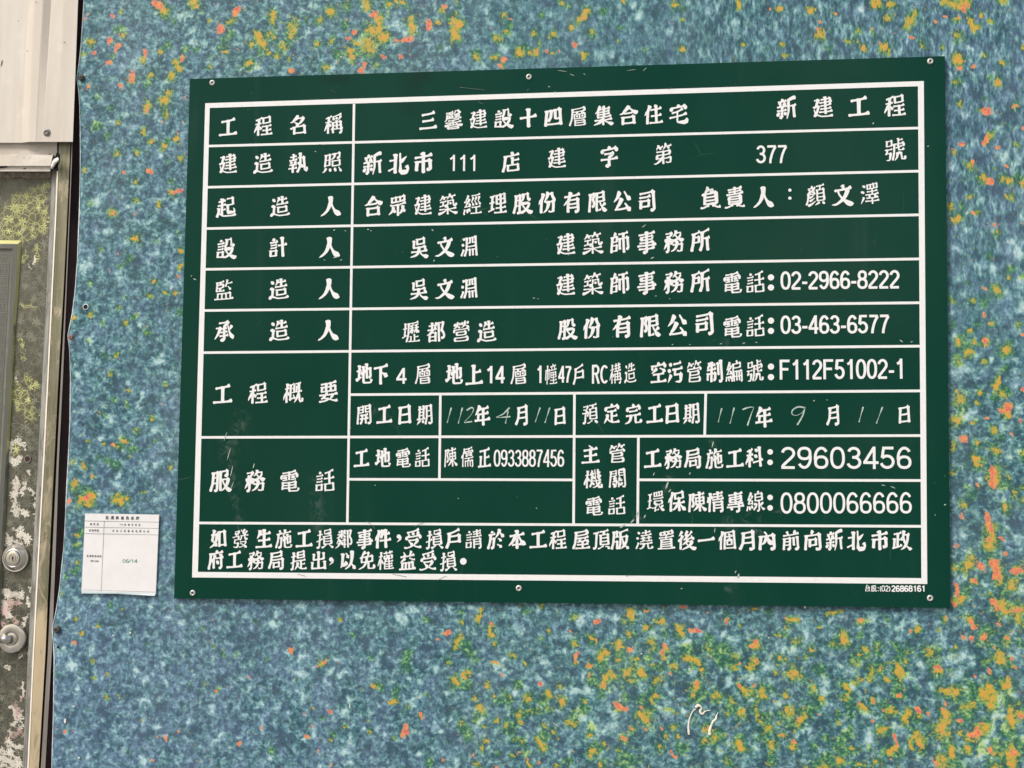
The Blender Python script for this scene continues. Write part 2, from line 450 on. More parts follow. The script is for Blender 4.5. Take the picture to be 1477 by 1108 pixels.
M_PRINT = mat_print()
M_BOARD = mat_board()
M_WHITE = mat_white()
M_HAND = mat_plain('chalky_marker', (0.42, 0.52, 0.45), 0.6, 0, 0.35, 500)
M_FLECK = mat_plain('chipped_paint', (0.40, 0.47, 0.40), 0.6, 0, 0.3, 400)
M_GRIME = mat_plain('grey_grime', (0.16, 0.17, 0.15), 0.7, 0, 0.3, 300)
M_EDGE = mat_plain('cut_sheet_edge', (0.50, 0.56, 0.56), 0.5, 0, 0.35, 90)
M_RIVET = mat_plain('pale_rivet', (0.62, 0.60, 0.55), 0.35, 0.3, 0.15, 300)
M_DARKMETAL = mat_plain('rusty_screw', (0.105, 0.095, 0.085), 0.5, 0.5, 0.5, 400, 0.3)
M_COPPER = mat_plain('reddish_screw', (0.36, 0.20, 0.16), 0.45, 0.4, 0.4, 400, 0.3)
M_HOLE = mat_plain('dark_hole', (0.006, 0.006, 0.007), 0.9, 0, 0.2, 300)
M_REDHOLE = mat_plain('rusty_hole', (0.050, 0.014, 0.010), 0.8, 0, 0.3, 300)
M_PAPER = mat_plain('laminated_paper', (0.80, 0.775, 0.75), 0.28, 0, 0.03, 30)
M_LAMINATE = mat_plain('laminate_margin', (0.42, 0.50, 0.52), 0.18, 0, 0.08, 60)
M_INK = mat_plain('printed_ink', (0.045, 0.045, 0.05), 0.5, 0, 0.2, 500)
M_THIN = mat_plain('thin_ink_rule', (0.33, 0.33, 0.34), 0.5, 0, 0.1, 300)
M_GREENINK = mat_plain('green_ink', (0.10, 0.30, 0.20), 0.5, 0, 0.2, 500)
M_CREAM = mat_cream()
M_TRIM = mat_dirty_white()
M_JAMB = mat_steel('jamb_steel', (0.155, 0.145, 0.085), (0.27, 0.25, 0.165), (0.38, 0.6), 0.35, 0.06, (0.46, 0.38, 0.26), 0.50, (0.60, 0.48, 0.31))
M_EDGE_HIGHLIGHT = mat_plain('edge_highlight', (0.86, 0.79, 0.66), 0.4, 0.1, 0.06, 60)
M_STRIP = mat_steel('outer_strip_steel', (0.19, 0.17, 0.145), (0.33, 0.30, 0.265), (0.4, 0.6), 0.3, 0.05)
M_BEVEL = mat_steel('rebate_steel', (0.17, 0.165, 0.145), (0.40, 0.39, 0.35), (0.32, 0.55), 0.3, 0.12, (0.12, 0.115, 0.10), 0.50)
M_GROOVE = mat_plain('dark_groove', (0.020, 0.015, 0.011), 0.8, 0, 0.2, 60)
M_GAP = mat_plain('dark_brown_board', (0.075, 0.042, 0.042), 0.75, 0, 0.25, 200)
M_DOOR = mat_door()
M_BAND = mat_steel('plain_band_steel', (0.115, 0.118, 0.105), (0.155, 0.158, 0.14), (0.35, 0.5), 0.5, 0.08)
M_KEYLINE = mat_plain('embossed_key_line', (0.22, 0.215, 0.165), 0.45, 0.4, 0.2, 80)
M_RESIDUE = mat_plain('film_residue', (0.30, 0.25, 0.19), 0.7, 0, 0.4, 140, 0.3)
M_FILM = mat_plain('torn_film', (0.78, 0.76, 0.68), 0.4, 0, 0.1, 120)
M_NICKEL = mat_steel('satin_nickel', (0.50, 0.47, 0.42), (0.62, 0.59, 0.53), (0.22, 0.36), 0.9, 0.6)
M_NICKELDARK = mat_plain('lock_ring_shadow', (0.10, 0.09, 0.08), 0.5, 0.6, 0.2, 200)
M_BRASS = mat_plain('lock_plug', (0.52, 0.47, 0.39), 0.35, 0.7, 0.1, 200)
M_GROUND = mat_plain('street_concrete', (0.30, 0.29, 0.27), 0.85, 0, 0.2, 3)
M_WALL = mat_plain('back_wall', (0.17, 0.105, 0.11), 0.85, 0, 0.2, 10)
# ---------------------------------------------------------------- printed pattern of the hoarding sheet
# spots of the print, written per area of the photograph: origin, scale, then kind: x y r [x y r ...]
# '>' joins a spot to the next one as a streak
AREAS = [
 (100, 0, 3.211, {
  'o': '445,50,22 425,75,12 580,15,24 240,55,8 100,195,18 60,250,12 345,280,16 418,238,12 495,285,14>510,320,12 455,205,8 375,350,14 475,350,14 650,310,10 830,300,18 940,65,14>942,100,12 945,165,12 1035,120,18>1030,165,16 870,165,14>900,215,16 845,205,14 925,240,10 990,215,18 960,258,12 1025,272,8 1150,205,12 1162,95,16 1210,55,18 1275,30,10 1210,190,12 1385,30,16 1400,140,28 1385,215,36 1440,95,12>1430,150,14 1300,235,20 1310,265,16 1460,170,20 1190,315,12 1365,5,16 765,85,8>735,110,8 715,240,12 655,265,6 250,165,14 650,98,8 1475,20,12 1330,200,14',
  'r': '395,12,16>430,35,10 203,73,12 185,190,12 225,210,14>218,240,8 232,165,8 110,245,9 182,290,12 295,355,14>285,375,10 350,238,8>352,260,8 700,135,18 785,45,16>765,70,9 780,228,8 1320,148,14 1300,180,10 1410,70,16 1288,92,8 1028,325,16 1380,300,12>1345,328,14 1450,262,8 70,85,9 262,18,5 1240,285,5 90,62,6',
  'g': '235,135,24 195,265,14 440,75,18 460,210,20 720,190,16 700,220,14 745,160,18 540,230,14 890,250,12 1245,250,26 1290,40,16 1270,120,18 1090,90,14 820,300,16 950,180,12 590,230,12 480,100,10 1340,240,20',
  'w': '560,190,16 520,80,18 300,300,24 240,310,16 1115,150,18 980,95,10 1130,20,14 965,10,14 870,320,14 1360,185,22 1225,310,18 1300,295,18 330,270,14 580,150,14 400,60,12 150,80,10 620,200,14 1370,30,14'}),
 (540, 0, 3.211, {
  'o': '5,150,28 15,90,20 40,180,18 170,90,18>172,140,14 375,100,16>375,175,18 400,115,18 380,55,10 290,110,14 315,50,12 470,265,16 555,265,14 610,145,16 570,180,16 600,75,14 985,50,18>950,95,14 915,125,12 828,160,18 740,155,12 750,240,16 760,200,10 670,240,20 720,240,12 1010,155,14 975,258,14 1130,190,10 1390,18,18 1420,225,14 1150,10,12 130,5,12 100,5,12 375,10,8 825,250,10 870,20,14 1430,100,8 15,300,10 150,30,8',
  'r': '130,190,16>175,180,12 100,185,12 250,95,12>255,130,9 608,275,16 585,300,12 800,238,10 850,235,8 925,205,12 955,85,10 120,262,10 40,262,12 330,35,10 5,60,14 755,235,8 230,185,5 625,90,6',
  'g': '350,80,20 390,90,16 630,120,20 560,170,14 700,220,18 1060,50,20 900,30,18 1130,130,16 470,240,14 70,60,10 300,220,14 1250,230,14 860,10,14 600,300,14 380,140,14 780,70,12',
  'w': '100,110,24 145,150,16 235,185,10 510,45,12 590,225,18 340,220,12 640,160,14 1040,260,16 860,90,12 1220,70,18 1200,30,16 1370,150,12 810,60,14 540,110,12 490,310,18 60,70,14 950,200,12 1100,250,16',
  'd': '190,240,30 180,40,24 370,235,18 820,20,20 940,290,24 1120,260,16 1300,60,24 1340,250,22'}),
 (980, 0, 2.972, {
  'o': '255,15,10>250,42,10 425,38,12 563,45,14 675,55,8 605,145,18 835,20,16>860,10,14 905,20,18 893,75,14 1010,60,16>975,110,10 790,205,14 880,205,20 1190,160,18 1215,20,26 1245,85,16>1270,120,14 1300,60,12 1185,80,10 440,195,10 455,240,8 270,190,8 830,130,8 1130,200,10 10,210,12 1195,260,20 1330,92,12 1310,235,10 1380,5,16 1130,10,12>1170,15,10 1385,270,10 1470,205,10 765,180,8 1040,200,8',
  'r': '598,125,10 1003,155,12 980,105,7 1218,35,16 1138,70,8 1103,102,9 385,42,6 603,90,5 860,190,7 680,55,6 1198,290,10 1262,294,8 1190,78,8 1410,40,5',
  'g': '760,175,16 860,40,14 1190,90,14 440,200,10 250,10,10 1040,180,14 890,170,14 640,215,20 830,150,14 15,40,12 10,95,8 570,60,8 1200,260,20 990,70,12',
  'w': '240,95,14 780,45,12 1000,0,10 1330,100,16 1140,240,16 1280,235,10 1390,10,18 30,20,10 120,50,12 340,190,12 700,150,14 1130,10,8 1250,205,10',
  'd': '140,120,20 360,45,14 480,200,18 900,100,16 60,160,16 1100,180,16 1370,120,20'}),
 (90, 100, 2.916, {
  'o': '300,30,10>285,55,12 370,30,14 460,30,14 430,130,24 450,100,12 355,145,14>355,170,10 435,190,12 340,260,12 375,305,10 425,325,12 480,295,16 500,375,12 228,355,12 305,480,9 460,520,14 405,570,12 315,550,9 212,600,14 310,710,18 295,715,12 160,757,8 500,760,10 495,832,8 382,898,12 365,955,12 468,945,14 432,940,8 240,1005,8 50,1045,10 310,1035,8 440,390,6 310,345,9 405,575,9 265,1065,9 120,1030,10 90,425,10 235,225,8',
  'r': '295,20,14>285,45,12 243,70,10 105,75,9 355,180,9 515,112,7 485,268,9 365,425,14 258,432,7 90,430,8 460,520,9>495,510,5 212,605,7 382,895,7 492,872,9 418,227,8 504,223,6 235,775,6 305,605,5',
  'g': '145,235,22 200,160,14 145,120,16 430,170,16 350,60,14 190,280,18 310,340,12 410,565,14 120,560,12 200,610,12 290,790,10>240,830,9 490,1020,16 120,900,14 460,470,14 480,690,12 170,1065,12 70,180,10 400,720,10 300,1045,9 350,345,10 440,300,12 260,960,8',
  'w': '150,110,10 270,190,12 210,230,10 300,250,10 420,355,16 155,440,12 125,470,8 140,555,22 265,580,12 320,560,10 350,650,12 190,680,16 310,640,10 120,820,18>80,830,14 230,860,10>260,895,12 450,700,16 400,765,12 460,905,12 480,560,10 75,600,8 400,190,10 210,440,10 300,100,12 100,150,8 330,1075,14 460,610,10 140,1010,9 260,730,10',
  'd': '300,820,26 130,300,24 440,420,20 90,380,20 240,480,18 330,690,18 440,640,16 110,530,14 200,900,16 380,1010,16 170,60,14 370,230,14 300,450,14 440,990,18'}),
 (80, 480, 2.77, {
  'o': '225,165,9 245,85,8 290,225,9 440,212,7 385,342,8 322,390,8 195,440,6 275,430,14 250,452,10 295,495,8 75,515,7 110,530,12 148,577,9 75,610,16 100,670,20>145,660,18 130,685,12 260,665,20 240,670,12 285,660,10 460,533,9 85,810,8 82,850,6 88,915,12 355,640,7 175,318,5 130,435,6',
  'r': '237,447,8 275,432,8 290,225,5 50,675,9 125,662,12 148,577,5 75,605,8 110,530,6 298,493,6 62,18,7 425,280,4',
  'g': '200,90,12 240,80,10 140,270,10 285,290,14 230,265,14 325,400,14 255,455,14 240,530,20 210,515,16 120,645,26 80,620,22 90,850,18 80,950,16 310,470,12 440,210,14 400,430,12 460,530,10 100,790,14 40,970,14 200,330,10 355,670,8 130,30,10 170,500,10',
  'w': '140,30,14 90,170,14 140,110,12 400,120,14>440,95,10 340,300,12 350,245,9 290,200,10 220,340,16 400,380,16 350,545,14 240,600,12 420,640,12 260,570,8 450,440,8 180,420,8 170,640,10 400,530,12 110,200,10 460,160,9 60,210,8 130,990,10',
  'd': '380,280,20 150,380,24 60,420,18 420,570,22 300,130,18 240,200,20 380,60,16 200,560,16 340,620,18 450,330,16 60,290,14 440,480,12'}),
 (1350, 60, 2.77, {
  'o': '90,72,20 80,160,10 98,253,10 240,160,16 215,375,12>205,390,10 195,52,9 268,88,8 65,440,8 140,495,14 185,545,16 275,545,16>290,555,12 345,568,10 320,415,12 345,25,9 135,622,9 298,622,12 60,660,12 95,705,16>70,718,10 165,680,8 245,765,10 240,990,16 150,1035,8 65,1035,10 290,940,8 28,18,10 240,505,7 170,268,8 50,558,7',
  'r': '150,110,8 195,278,18>215,282,8 190,408,12>205,385,8 245,420,10 105,410,9 148,480,8 215,558,14 148,680,10 238,730,9 195,992,8 348,348,7 200,820,6 250,158,6 65,428,6 140,875,6 346,725,6 190,1090,9 285,500,6 345,570,6',
  'g': '90,160,16 280,550,20>350,545,12 85,700,22 100,650,14 240,770,14 240,1000,22 190,1040,18 60,1030,16 215,860,12 225,360,10 270,85,10 190,230,10 300,910,14 160,690,10 350,940,14 125,960,10 300,630,12',
  'w': '250,340,12 270,460,20 120,290,12 60,500,12 330,110,10 310,490,12 120,750,14 70,830,12 170,890,14 230,910,14 300,800,16>340,860,16 330,960,18 280,1010,16 340,1060,16 60,1080,12 90,950,12 110,1010,10 60,130,8 80,215,8 230,240,8 345,700,10',
  'd': '140,340,26 300,300,26 170,210,20 290,180,18 110,580,22 300,700,18 90,880,14 180,460,16 250,600,20 60,350,10 240,860,16 80,980,14'}),
 (1350, 460, 2.518, {
  'o': '80,85,12 120,45,10 140,80,10 115,120,14 200,20,9 180,85,12 255,110,18 180,158,8 225,215,12>220,260,10 245,275,12 90,290,16 80,265,10 160,268,7 148,300,8 260,325,12>260,355,8 210,405,10 215,475,12 150,520,16 60,465,12 75,370,14 210,555,22>212,590,12 100,670,12 255,685,12 315,660,8 200,760,14>195,820,22 130,870,16>110,900,12 70,910,10 215,900,10>230,950,18 140,955,12 275,965,16 300,910,16 235,1040,24>250,1060,12 290,1060,20 75,1025,14 100,1010,10 60,555,10 300,20,8 260,570,8 150,455,8 30,1090,10 125,1090,12 135,375,6 185,1000,8',
  'r': '180,80,10 262,322,14 240,330,6 95,430,14 110,445,6 280,420,8 308,370,7 188,358,7 152,600,7 205,540,14>205,605,8 100,715,8 180,715,8>205,770,10 190,800,12 240,800,9 250,850,8 165,900,14 215,880,8>215,940,14 285,915,12>315,910,10 70,965,10>80,1000,10 68,1035,9 140,950,10 205,1030,12>225,1050,8 285,1060,9 315,60,7 315,255,6 75,825,7 195,15,5 280,350,5',
  'g': '110,100,22 95,80,16 250,180,12 210,290,14 90,320,20 60,380,12 250,260,14 215,470,16 150,520,20 130,640,14 255,600,14 250,690,18 110,610,12 145,460,12 250,1000,16 65,890,12 60,20,10 265,350,12 240,430,10 110,990,14 200,870,12 150,20,10',
  'w': '90,180,24 60,200,14 290,150,10 130,350,16>90,360,14 260,500,12 290,240,12 140,130,10 240,620,12 250,650,10 160,580,10 100,790,12 250,400,14 300,330,10 100,940,10 260,760,10 300,800,14 200,150,8 70,60,10 310,990,14 180,970,10 120,850,9 300,480,10',
  'd': '170,650,20 120,500,18 290,600,18 80,600,16 280,740,18 150,770,18 300,280,12 170,330,14 120,230,16 260,200,10 280,880,14 180,1070,16 60,720,14 190,220,14 250,950,8'}),
 (70, 850, 4.22, {
  'o': '168,175,12 300,222,12 262,440,12 270,540,12 360,525,10 1020,612,10 570,800,10 360,655,12 425,655,9 940,575,12 1010,345,12 450,118,9 200,275,8 625,785,8 620,15,0',
  'r': '160,330,14 170,350,8 1018,614,7 632,1040,10 715,908,12 785,870,10 625,790,7 660,905,10 225,380,6 1475,375,12 1165,940,10 1215,545,9 1300,840,9 810,280,7 265,438,6 300,215,7 90,870,8 150,870,9',
  'g': '370,90,20 790,115,20 600,330,16 830,400,18 870,490,16 940,235,16 1010,345,16 940,575,16 860,580,14 360,660,18 480,990,16 1350,990,22 1250,180,18 1060,390,22 1335,425,16 70,20,12 510,250,14 640,770,10 1030,615,12 1150,395,16 240,740,16 460,120,9',
  'w': '155,50,18 290,45,24 620,115,18 735,170,14 820,115,14 1360,210,22 1380,155,14 820,215,14 165,467,30>120,467,16 270,360,20 90,370,22 445,375,12 575,680,22 1000,750,16 1000,710,14 1110,600,16 1230,600,14 860,805,20 1020,925,26>1045,895,14 830,905,14 1295,710,14 585,1050,22 405,855,16 230,1020,18 640,520,12 700,460,12 680,655,12 715,560,12 1165,545,12 1460,400,14 1300,850,14 1450,770,16 800,600,12 95,880,14 1350,1035,20 1405,720,14 1240,235,12 530,500,18 590,540,18 110,160,14 180,600,10 670,840,12 715,900,12 90,730,9 780,1040,12',
  'd': '1190,290,50 340,300,30 450,150,26 1000,130,30 700,720,30 900,850,40 300,620,26 130,780,30 560,240,26 740,260,22 1280,500,26 1050,560,24 350,760,30 500,650,26 1150,820,30 1420,920,40 300,900,40 900,620,20 560,900,26 780,480,20 1380,620,24 50,900,24 1100,450,20 420,560,20 760,980,24'}),
 (420, 860, 4.22, {
  'o': '295,135,14 185,410,14>205,395,12 512,545,20 590,650,12>645,640,14 712,683,12 790,720,14 1140,155,20>1160,95,10 1215,180,18>1215,240,12 1000,300,24>1025,250,14 1080,460,18>1055,490,14 1000,515,22 1150,675,24>1155,705,16 1195,540,18 1120,620,12 1190,880,18 1165,930,14 1250,760,14 1040,770,14 1400,890,14 1350,970,16 1135,1028,16 1385,720,22 1310,790,16 1240,298,12 1355,365,14 1430,410,12 1445,620,20 1245,405,10 235,880,12 480,830,12 615,870,10 1030,150,12 1400,770,12 1350,870,14 1445,1020,12 465,745,10 130,680,7 325,795,8 1170,790,8 955,410,8 1445,680,14 1225,605,9 425,580,8 1395,60,8',
  'r': '200,395,12 160,425,9 510,560,9 585,650,10 640,640,8 790,705,10>795,740,8 690,800,18>690,850,18 755,805,9 965,215,12>945,235,10 1248,405,10 930,1000,14 240,695,10 80,710,8 90,850,14 170,940,10 245,1030,10 885,260,8 15,325,8 1455,325,9 1395,958,8 1105,960,8 1250,1040,10 1150,660,8 1275,480,8 1215,160,9 125,800,7 285,405,6 1080,455,8 1450,1000,8',
  'g': '710,360,40 700,420,34 1060,290,34>1110,380,26 1000,540,26>1090,540,20 1040,770,30>1080,860,26 1120,740,24 1300,620,34 1380,540,26 1320,800,34 1430,700,34 1400,880,30 1250,640,20 830,150,22 380,240,20 260,840,24 480,820,22 1180,720,20 550,560,20 960,400,22 1140,180,16 1430,80,24 850,1010,26 20,270,14 640,570,20 650,600,18 490,380,16 820,600,16 190,740,18 620,870,14 320,790,12 1430,960,24 1250,960,18 1040,100,20',
  'w': '650,135,26>700,140,14 745,80,30 965,75,16 1065,200,12 90,360,24>50,380,16 40,470,30>70,490,20 500,435,22 20,590,18 355,630,18 725,635,26>750,650,12 230,460,18 330,710,22 300,480,16 1180,690,12>1110,820,18 1410,555,16 1370,590,16 785,545,16 970,740,14 910,820,18 860,830,16 320,940,26 370,890,20 1000,1000,24 770,965,14 360,1000,18 60,200,18>50,240,14 800,60,14 60,50,30 410,125,16 955,595,14 1300,380,14>1250,440,14 880,450,14 70,875,12 750,815,14 240,165,12 1290,480,14 1380,200,16 1340,280,14 210,250,10 110,580,12>65,635,12 260,750,14 545,345,14 135,830,12 1080,60,12 560,840,12 1440,150,14 620,520,12 720,500,10 265,950,10 175,1035,12 440,800,9',
  'd': '300,60,34 130,250,30 620,290,30 880,150,26 830,330,30 600,420,24 170,480,24 450,560,22 300,600,24 640,720,26 960,680,26 180,700,20 620,940,34 960,860,30 480,930,24 540,720,20 120,950,22 1200,320,24 1280,540,18 700,990,24 600,60,24 450,270,24 860,860,20 60,780,18 1140,600,12'}),
 (770, 860, 4.22, {
  'o': '590,85,30>600,130,14 685,85,14 885,185,20>895,235,14 780,150,20 790,65,14 740,150,12 685,195,18 540,152,14 585,240,16 515,285,22>530,320,14 720,275,16 725,320,14 790,330,18>790,375,14 855,425,20 930,370,26>985,400,18 350,250,18 385,270,10 410,370,24>435,340,16 345,430,16 460,470,20>420,540,22 590,440,24>560,480,20 590,520,14 510,400,14 480,490,20 660,475,16 630,390,14 90,215,12 245,290,16 260,390,12 1340,295,26 1335,400,14>1335,445,16 1300,440,12 1250,540,14>1290,590,18 1330,580,16 1385,570,16>1390,610,14 985,540,14>970,590,20 1115,605,20 755,605,16>720,630,12 170,550,16 165,620,22>175,665,14 90,610,18 95,680,14 310,640,16 215,765,24>240,770,14 115,825,16 60,920,26>30,880,18 345,850,14 355,945,24 545,870,18 600,810,14 560,685,12 700,750,26>650,720,18 690,700,16 1260,705,22 1240,890,24>1265,930,16 1360,710,14 1375,760,14 1420,810,20 1445,905,18 1200,640,14 1045,800,16 1095,870,24 1040,880,16 840,800,14 800,860,12 765,920,14 510,940,14 425,900,12 145,870,10 1180,1015,14 1440,960,14 65,785,12 1055,310,14 1175,145,12 1260,185,8 1345,70,10 1020,440,12 1030,485,8 15,690,14 20,370,6 1350,640,12 140,1030,10 410,1030,12 1470,235,10 45,60,12 740,515,18 160,85,6 205,90,6 880,850,8 1465,470,8 255,700,7',
  'r': '908,70,18 403,150,16>380,155,10 590,325,16 685,90,9 795,300,12>770,340,12 790,375,9 700,335,10 385,270,9 265,350,14>262,390,9 35,530,16 500,655,14>565,685,16 635,675,12 683,820,10 775,815,10 845,940,10>855,975,12 1175,150,10 1053,105,9 1340,275,12 1245,535,12>1260,560,10 1345,545,12 955,205,8>1005,210,9 1255,405,9 985,520,12 835,470,8 345,435,9 335,480,9 115,825,9 750,605,10 40,1015,12 1255,80,8 545,870,12 600,805,9 220,215,9 1045,795,10 1320,300,10 640,675,9 850,400,8 870,625,6 425,545,10 775,515,9 90,215,7 550,60,8 870,1000,8 240,950,4',
  'g': '600,150,24 880,220,24 700,180,20 350,280,28 420,400,36 520,360,24 350,500,30 560,330,18 700,380,20 760,440,22 800,220,16 950,330,30 1130,330,44 1140,400,30 60,640,30 30,700,26 300,680,24 400,600,18 250,730,26 560,620,22 650,640,24 700,700,26 340,800,26 60,850,34 380,920,30 560,1000,50 1010,600,44 960,620,24 1110,850,34 1050,880,26 1200,680,30 1380,600,26 1420,740,28 1400,850,24 1350,690,20 250,280,18 540,550,16 50,260,16 720,580,18 900,930,24 1260,860,18 1430,100,24 1440,1000,26 1060,250,24 420,1020,22 1180,400,18 1440,560,18 200,1000,24 1170,100,18 1310,590,18 150,110,14 610,740,14 870,780,14',
  'w': '270,700,20>330,740,18 340,770,16>390,840,20 400,840,20>480,780,20 490,770,18>490,700,20 740,240,26 760,690,20>820,700,22 900,280,30>950,290,20 1160,230,18 1340,490,24 1330,495,20>1300,500,10 960,460,20 400,110,14>250,150,14 180,240,18>220,250,12 650,550,24 1240,350,18 1020,150,24 860,900,10 480,215,16 60,400,16 350,570,16>220,580,10 110,340,16 300,500,16 660,430,18 220,940,20 1350,920,18 1000,740,14 1200,270,20 920,700,14 720,810,14 100,480,14 190,340,12 490,130,14 1420,430,24 1180,520,16 700,990,14 450,570,14 1130,950,18 20,60,14 840,590,14 1180,900,14',
  'd': '900,560,34 620,600,26 920,320,20 1290,370,30 180,430,24 700,520,20 330,130,20 460,300,14 440,190,18 1140,530,26 940,850,24 1010,990,34 1400,1000,24 1320,780,18 170,880,20 630,900,20 760,880,20 460,880,16 1010,330,20 830,130,16 1430,200,16 1250,130,16 240,470,16 700,640,16 180,180,14 1090,680,10 450,720,14 80,330,14'}),
 (1120, 860, 4.137, {
  'o': '130,268,16>115,275,12 310,110,14>370,95,12 510,150,20 395,230,22>405,275,16 60,190,12 90,465,24>130,470,18 215,315,10 170,360,10 35,375,12 330,280,12 600,300,14 530,325,16 500,350,10 470,410,16 570,440,16>560,490,12 630,440,16 655,495,14 780,325,16 840,195,18 915,335,26 960,445,26 720,410,14>745,480,22 740,510,12 770,390,12 415,540,20>430,570,12 410,605,14 470,520,12 580,635,14 500,645,10>540,690,14 665,690,30>690,690,16 735,595,20 785,690,16>770,740,22 850,720,16 75,690,24 135,760,22>165,715,14 25,830,16 100,900,16 365,750,10 620,805,24>660,800,16 710,900,10>670,930,18 800,850,12>805,900,12 830,820,14>875,890,24 450,920,14 375,990,18 600,990,16 1010,570,24>1080,575,20 980,570,16 1010,690,28>1000,780,18 985,800,40 1040,900,18>1050,960,20 1000,990,30 970,960,16 1100,665,20>1180,650,14 1240,610,26>1270,540,22 1300,570,18>1280,660,20 1220,580,20 1350,510,24>1385,540,14 1330,340,22>1350,390,18 1300,360,14 1250,395,14 1365,265,16 1255,275,12 1200,810,34>1240,780,22 1160,850,20 1130,910,20 1395,680,20>1410,770,22 1460,700,24 1400,910,26>1400,1000,20 1300,920,18 1340,930,12 1440,950,16 1440,130,22 1290,45,14>1360,95,12 1430,90,14 1475,175,10 1065,300,10 960,320,10 55,590,14 180,1020,12 500,1000,12 1065,30,20>1120,15,14 980,200,10 10,240,10 540,800,0 10,420,8 960,990,14 1440,640,12 1300,600,14 20,760,10 1105,820,10 250,180,8',
  'r': '58,185,10 62,130,7 505,140,12 400,280,9 800,200,12 905,320,12 960,420,14 955,465,10 735,595,16 580,640,9 705,830,12>712,890,9 830,660,12>845,700,7 1080,740,16 1155,150,18>1170,190,14 1165,250,14 1120,245,10 1005,125,10 1065,45,14 1290,35,12>1310,60,8 1350,80,10 1410,90,16>1440,80,10 1000,680,14 980,550,10 1165,830,20>1200,800,14 1230,760,12 950,1000,16 920,970,9 1460,565,14 1370,260,9 495,635,8 870,890,10 100,880,9 35,835,8 130,750,8 635,685,10 1410,930,16 1460,720,12 1185,475,7 1265,455,7 1430,430,10 1410,370,9 685,970,8 910,705,8 630,440,7 1300,310,7 565,740,8 740,765,8 1290,910,9 250,705,8 1330,165,8 1095,215,7 990,800,8 1355,515,8 1010,630,9 1475,360,6',
  'g': '660,130,20 30,230,20 60,230,14 340,290,26 480,370,26 500,230,16 440,640,24 520,350,18 720,380,26>710,560,26 600,420,20 160,690,24>240,670,18 80,760,28 370,700,18 430,810,20>370,890,28 450,710,16 310,960,24 400,940,20 300,850,20 650,640,20 780,700,26 730,930,26 880,840,18 800,790,12 1070,600,30 1050,560,24 1180,580,30>1130,700,40 1100,760,26 1220,900,30 1010,870,26 1060,990,40 1250,210,40 1200,640,14 1380,620,30 1400,400,20 1390,800,36 1430,900,40 1350,950,26 1300,870,20 1150,520,24 860,200,14 700,290,16>740,320,14 1270,600,26 550,900,16 650,930,20 480,1000,22 10,370,20 100,420,20 250,430,24>270,460,14 950,390,18 610,330,16 840,740,16 220,890,14 900,680,14 1060,320,16 1450,280,18 200,350,12 90,140,12 970,330,14 1040,430,14 30,700,18 840,540,12 1150,850,10',
  'w': '100,320,24 30,320,24 290,510,20>290,640,20 560,130,26 450,540,20 180,280,20>185,210,16 1130,350,18>1030,390,18 830,500,16>770,480,18 1330,580,18>1300,740,22 1300,740,20>1230,900,20 1230,900,22>1190,980,26 1050,480,22>1100,460,16 560,820,16>540,900,20 700,190,20 640,360,18 820,150,16 990,290,16>990,200,12 930,540,20 860,400,14 620,500,14 160,160,16 20,650,20 1430,350,24 1450,320,14 1120,560,14 190,790,18 220,560,16 520,700,14>580,720,12 1360,720,18 1370,780,14 700,770,14 1140,120,10 320,570,14 960,900,14 560,240,12 460,450,18 600,560,14 1400,580,16 380,410,14 920,620,12 400,800,16 90,600,10 1170,400,14 1120,990,20 750,170,14 330,180,14 850,950,16 1300,440,10 1460,850,20',
  'd': '560,200,14 430,170,20 900,160,34 1210,120,30 1290,130,26 310,560,20>310,620,16 40,550,26 250,350,16 560,580,14 820,590,24 900,760,20 640,850,24 380,640,14 260,760,34 320,820,20 650,720,10 1040,250,20 1180,310,22 1180,430,24 1060,660,12 1060,810,18 900,930,24 700,640,14 1420,470,24 820,1000,24 130,560,14 40,970,24 530,410,14 390,360,14 880,520,14 1290,250,16 660,560,16 1430,650,10 1330,750,8 480,60,18 800,270,16 1280,700,12 1380,430,16 650,230,16'}),
]
def parse_spots():
    out = {'o': [], 'r': [], 'g': [], 'w': [], 'd': []}
    for ox, oy, s, kinds in AREAS:
        for k, txt in kinds.items():
            for item in txt.split():
                seg = [tuple(float(t) for t in q.split(',')) for q in item.split('>')]
                a = seg[0]; b = seg[-1]
                r = 0.5 * (a[2] + b[2]) / s
                if r < 0.5: continue
                out[k].append((ox + a[0] / s, oy + a[1] / s, ox + b[0] / s, oy + b[1] / s, r))
    return out
